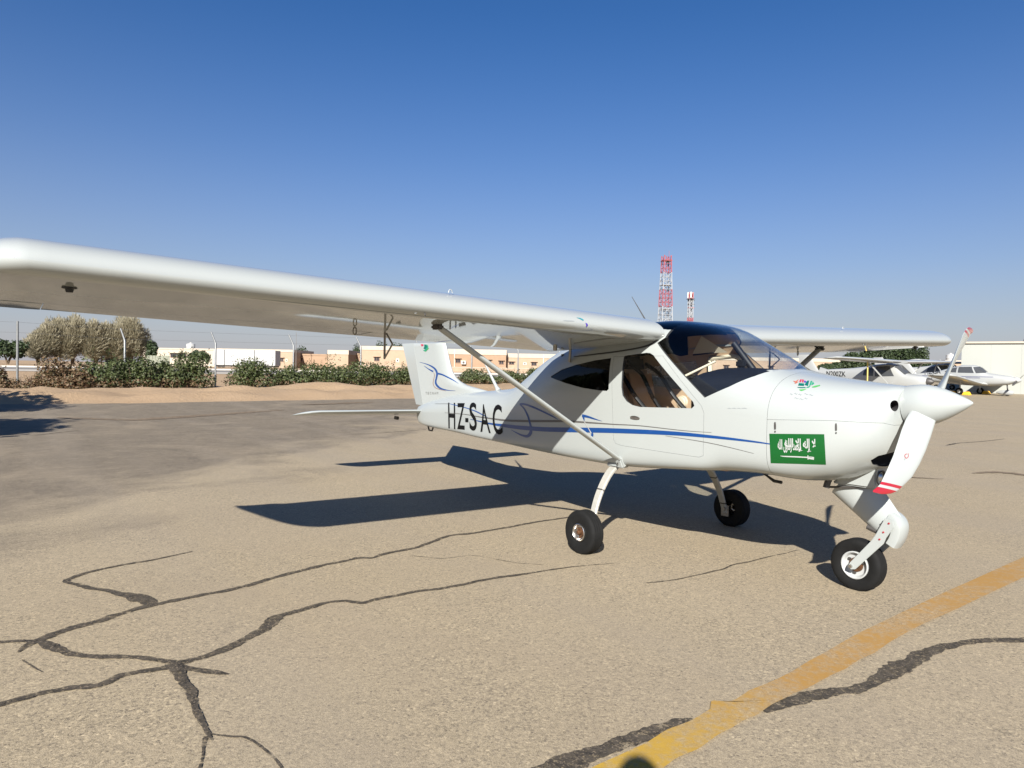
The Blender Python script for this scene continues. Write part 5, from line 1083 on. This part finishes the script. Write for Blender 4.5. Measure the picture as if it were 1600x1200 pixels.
# tie-down strap under the wing of the lettered airplane, chocks at the low-wing one
a = ces.matrix_world @ Vector((.0, -2.5, 2.13)); b = Vector((a.x-.1, a.y+.1, gz(a.x, a.y))); t = thing('tie_down_strap', 'yellow tie-down strap hanging from the wing of the lettered airplane', 'strap', b)
MB().tube([(a-b), (a-b)*.5+Vector((.03, 0, 0)), (0, 0, 0)], .035, 6).obj('webbing', M_strap, t, smooth=60); MB().lathe([(.25,0),(.22,.10),(.08,.12),(.001,.12)], 16).obj('strap_weight', mat('pink_weight', (.55,.25,.2), .7), t, smooth=40)
for (x, y, lab) in ((-.85,-1.72,'yellow wheel chock behind the near main wheel of the low-wing airplane'),(-.22,-1.35,'yellow wheel chock in front of the near main wheel of the low-wing airplane'),(-.2,1.62,'yellow wheel chock by the far main wheel of the low-wing airplane')):
    p = pip.matrix_world @ Vector((x, y, 0)); o = MB().prism([(-.22,0),(.22,0),(.10,.22),(-.10,.22)], -.2, .2).obj('wheel_chock', M_yel, None, bevel=.02); o.location = (p.x, p.y, gz(p.x, p.y)); o.rotation_euler.z = 0; tag(o, lab, 'wheel chock', 'wheel chocks of the low-wing airplane')
# ================================================================== the photographer, whose head throws the round shadow on the yellow line
def skin_mesh(pts, edges, rad, root=0, sub=2):
    me = bpy.data.meshes.new('sk'); me.from_pydata(pts, edges, []); o = link('sk', me); md = o.modifiers.new('s', 'SKIN'); me.skin_vertices or None
    for i, r_ in enumerate(rad): me.skin_vertices[0].data[i].radius = (r_, r_) if not hasattr(r_, '__len__') else r_
    me.skin_vertices[0].data[root].use_root = True
    ss = o.modifiers.new('u', 'SUBSURF'); ss.levels = sub; ss.render_levels = sub
    dg = bpy.context.evaluated_depsgraph_get(); dg.update(); out = bpy.data.meshes.new_from_object(o.evaluated_get(dg), depsgraph=dg); bpy.data.objects.remove(o); return out
M_skin = mat('skin', (.30,.17,.11), .55); M_hair = mat('dark_hair', (.012,.010,.009), .6); M_shirt = mat('grey_shirt', (.12,.13,.15), .85); M_trs = mat('dark_trousers', (.03,.035,.05), .85); M_shoe = mat('black_shoe', (.02,.02,.02), .5)
HEAD = Vector((4.03, -4.84, 1.555)); fx = Vector((D.x, D.y, 0)).normalized(); rx = Vector((fx.y, -fx.x, 0))
base = Vector((HEAD.x, HEAD.y, 0)); per = thing('person', 'person in grey shirt holding up a phone, behind the photographing spot', 'person', base, math.atan2(fx.y, fx.x))
hz = HEAD.z; kf = hz/1.60; L3 = lambda f, r, z: Vector((f, -r, z*kf))
pv = CAM-base; ph = Vector((pv.dot(fx)-.035, -(pv.dot(rx)), CAM.z))       # the phone, just behind the lens
def body(pts, edges, rad, name, m_, root=0):
    me = skin_mesh(pts, edges, rad, root); me.materials.clear(); me.materials.append(m_); smooth_mesh(me, 80); return link(name, me, per)
torso = [L3(0,0,.84), L3(0,0,1.08), L3(-.01,0,1.28), L3(-.01,0,1.40), L3(0,0,1.46)]
P_ = list(torso); E_ = [(0,1),(1,2),(2,3),(3,4)]; R_ = [(.15,.105),(.145,.10),(.17,.11),(.13,.09),(.06,.06)]
for s in (-1, 1):
    sh_ = L3(-.01, s*.19, 1.38); el = sh_.lerp(ph, .5)+Vector((0, -s*.10, -.20)); wr = Vector((ph.x-.075, ph.y-s*.105, ph.z-.06)); k = len(P_)
    P_ += [sh_, el, wr]; E_ += [(3,k),(k,k+1),(k+1,k+2)]; R_ += [.062,.045,.032]
body(P_, E_, R_, 'shirt', M_shirt)
P_ = [L3(0,0,1.0)]; E_ = []; R_ = [(.15,.11)]
for s in (-1, 1):
    k = len(P_); P_ += [L3(0,s*.09,.84), L3(.015,s*.10,.48), L3(-.01,s*.105,.09)]; E_ += [(0,k),(k,k+1),(k+1,k+2)]; R_ += [.092,.062,.048]
body(P_, E_, R_, 'trousers', M_trs)
for s in (-1, 1):
    body([L3(-.05,s*.105,.05), L3(.03,s*.108,.05), L3(.14,s*.115,.035), L3(.19,s*.118,.03)], [(0,1),(1,2),(2,3)], [.042,.046,.036,.025], 'shoe', M_shoe)
hb_ = MB(); R_ = []
for i in range(17):
    a = math.pi*i/16; z = -math.cos(a); rr = math.sin(a); R_.append([Vector((math.cos(b)*rr*(.098 if z > -.2 else .098-.02*(-z-.2))+(.008 if z < 0 else 0), math.sin(b)*rr*(.078 if z > -.2 else .078-.026*(-z-.2)), hz+.02+z*.122)) for b in [2*math.pi*q/24 for q in range(24)]])
hb_.loft(R_, cap=False); hb_.tube([Vector((-.01, 0, hz-.20)), Vector((0, 0, hz-.05))], [.062, .055], 14)
hd = hb_.obj('head', M_skin, per, smooth=80)
MB().tube([Vector((.092,0,hz+.035)), Vector((.108,0,hz-.005)), Vector((.113,0,hz-.018)), Vector((.098,0,hz-.026))], [.009,.012,.015,.006], 8).obj('nose', M_skin, hd, smooth=80)
for s in (-1, 1):
    MB().lathe([(.001,.009),(.009,.006),(.012,0),(.009,-.006),(.001,-.008)], 12, Matrix.Translation((.084, s*.032, hz+.03)) @ Matrix.Rotation(math.pi/2, 4, 'Y')).obj('eye', M_dwhite, hd, smooth=80)
    MB().lathe([(.001,.010),(.030,.004),(.026,-.006),(.001,-.006)], 12, Matrix.Translation((-.005, s*.080, hz+.01)) @ Matrix.Rotation(-s*math.pi/2, 4, 'X')).obj('ear', M_skin, hd, smooth=80)
MB().box((.088, 0, hz-.055), (.012, .045, .010)).obj('mouth', mat('lips', (.22,.09,.07), .5), hd, bevel=.004)
hr = MB(); R_ = []
for i in range(10):
    a = .05+1.62*i/9; R_.append([Vector((-.012+math.cos(b)*math.sin(a)*.104*(.93 if math.cos(b) > .5 else 1), math.sin(b)*math.sin(a)*.087, hz+.026+math.cos(a)*.126-(.05 if math.cos(b) < 0 and i > 6 else 0))) for b in [2*math.pi*q/24 for q in range(24)]])
hr.loft(R_); hr.obj('hair', M_hair, per, smooth=80)
for s in (-1, 1):     # hands: palm, four unequal bent fingers behind the phone, thumb on its face
    wr = Vector((ph.x-.075, ph.y-s*.105, ph.z-.06)); pm = Vector((ph.x-.03, ph.y-s*.098, ph.z-.03)); P_ = [wr, pm]; E_ = [(0,1)]; R_ = [.026,(.022,.034)]
    for q, ln in enumerate((.062,.07,.066,.052)):
        b0 = Vector((ph.x-.012, ph.y-s*.090, ph.z+.03-q*.021)); k = len(P_); P_ += [b0, b0+Vector((-.004, s*ln*.45, .004)), b0+Vector((-.010, s*ln*.9, .002))]; E_ += [(1,k),(k,k+1),(k+1,k+2)]; R_ += [.010,.009,.0075]
    k = len(P_); P_ += [pm+Vector((-.012, s*.012, .022)), pm+Vector((-.012, s*.035, .030))]; E_ += [(1,k),(k,k+1)]; R_ += [.012,.009]
    body(P_, E_, R_, 'hand', M_skin)
phn = MB().box((ph.x-.004, ph.y, ph.z), (.008, .155, .075)).obj('phone', M_black, None, smooth=40, bevel=.003); phn.matrix_world = per.matrix_basis.copy(); tag(phn, 'black phone held sideways in both hands of the person', 'phone')
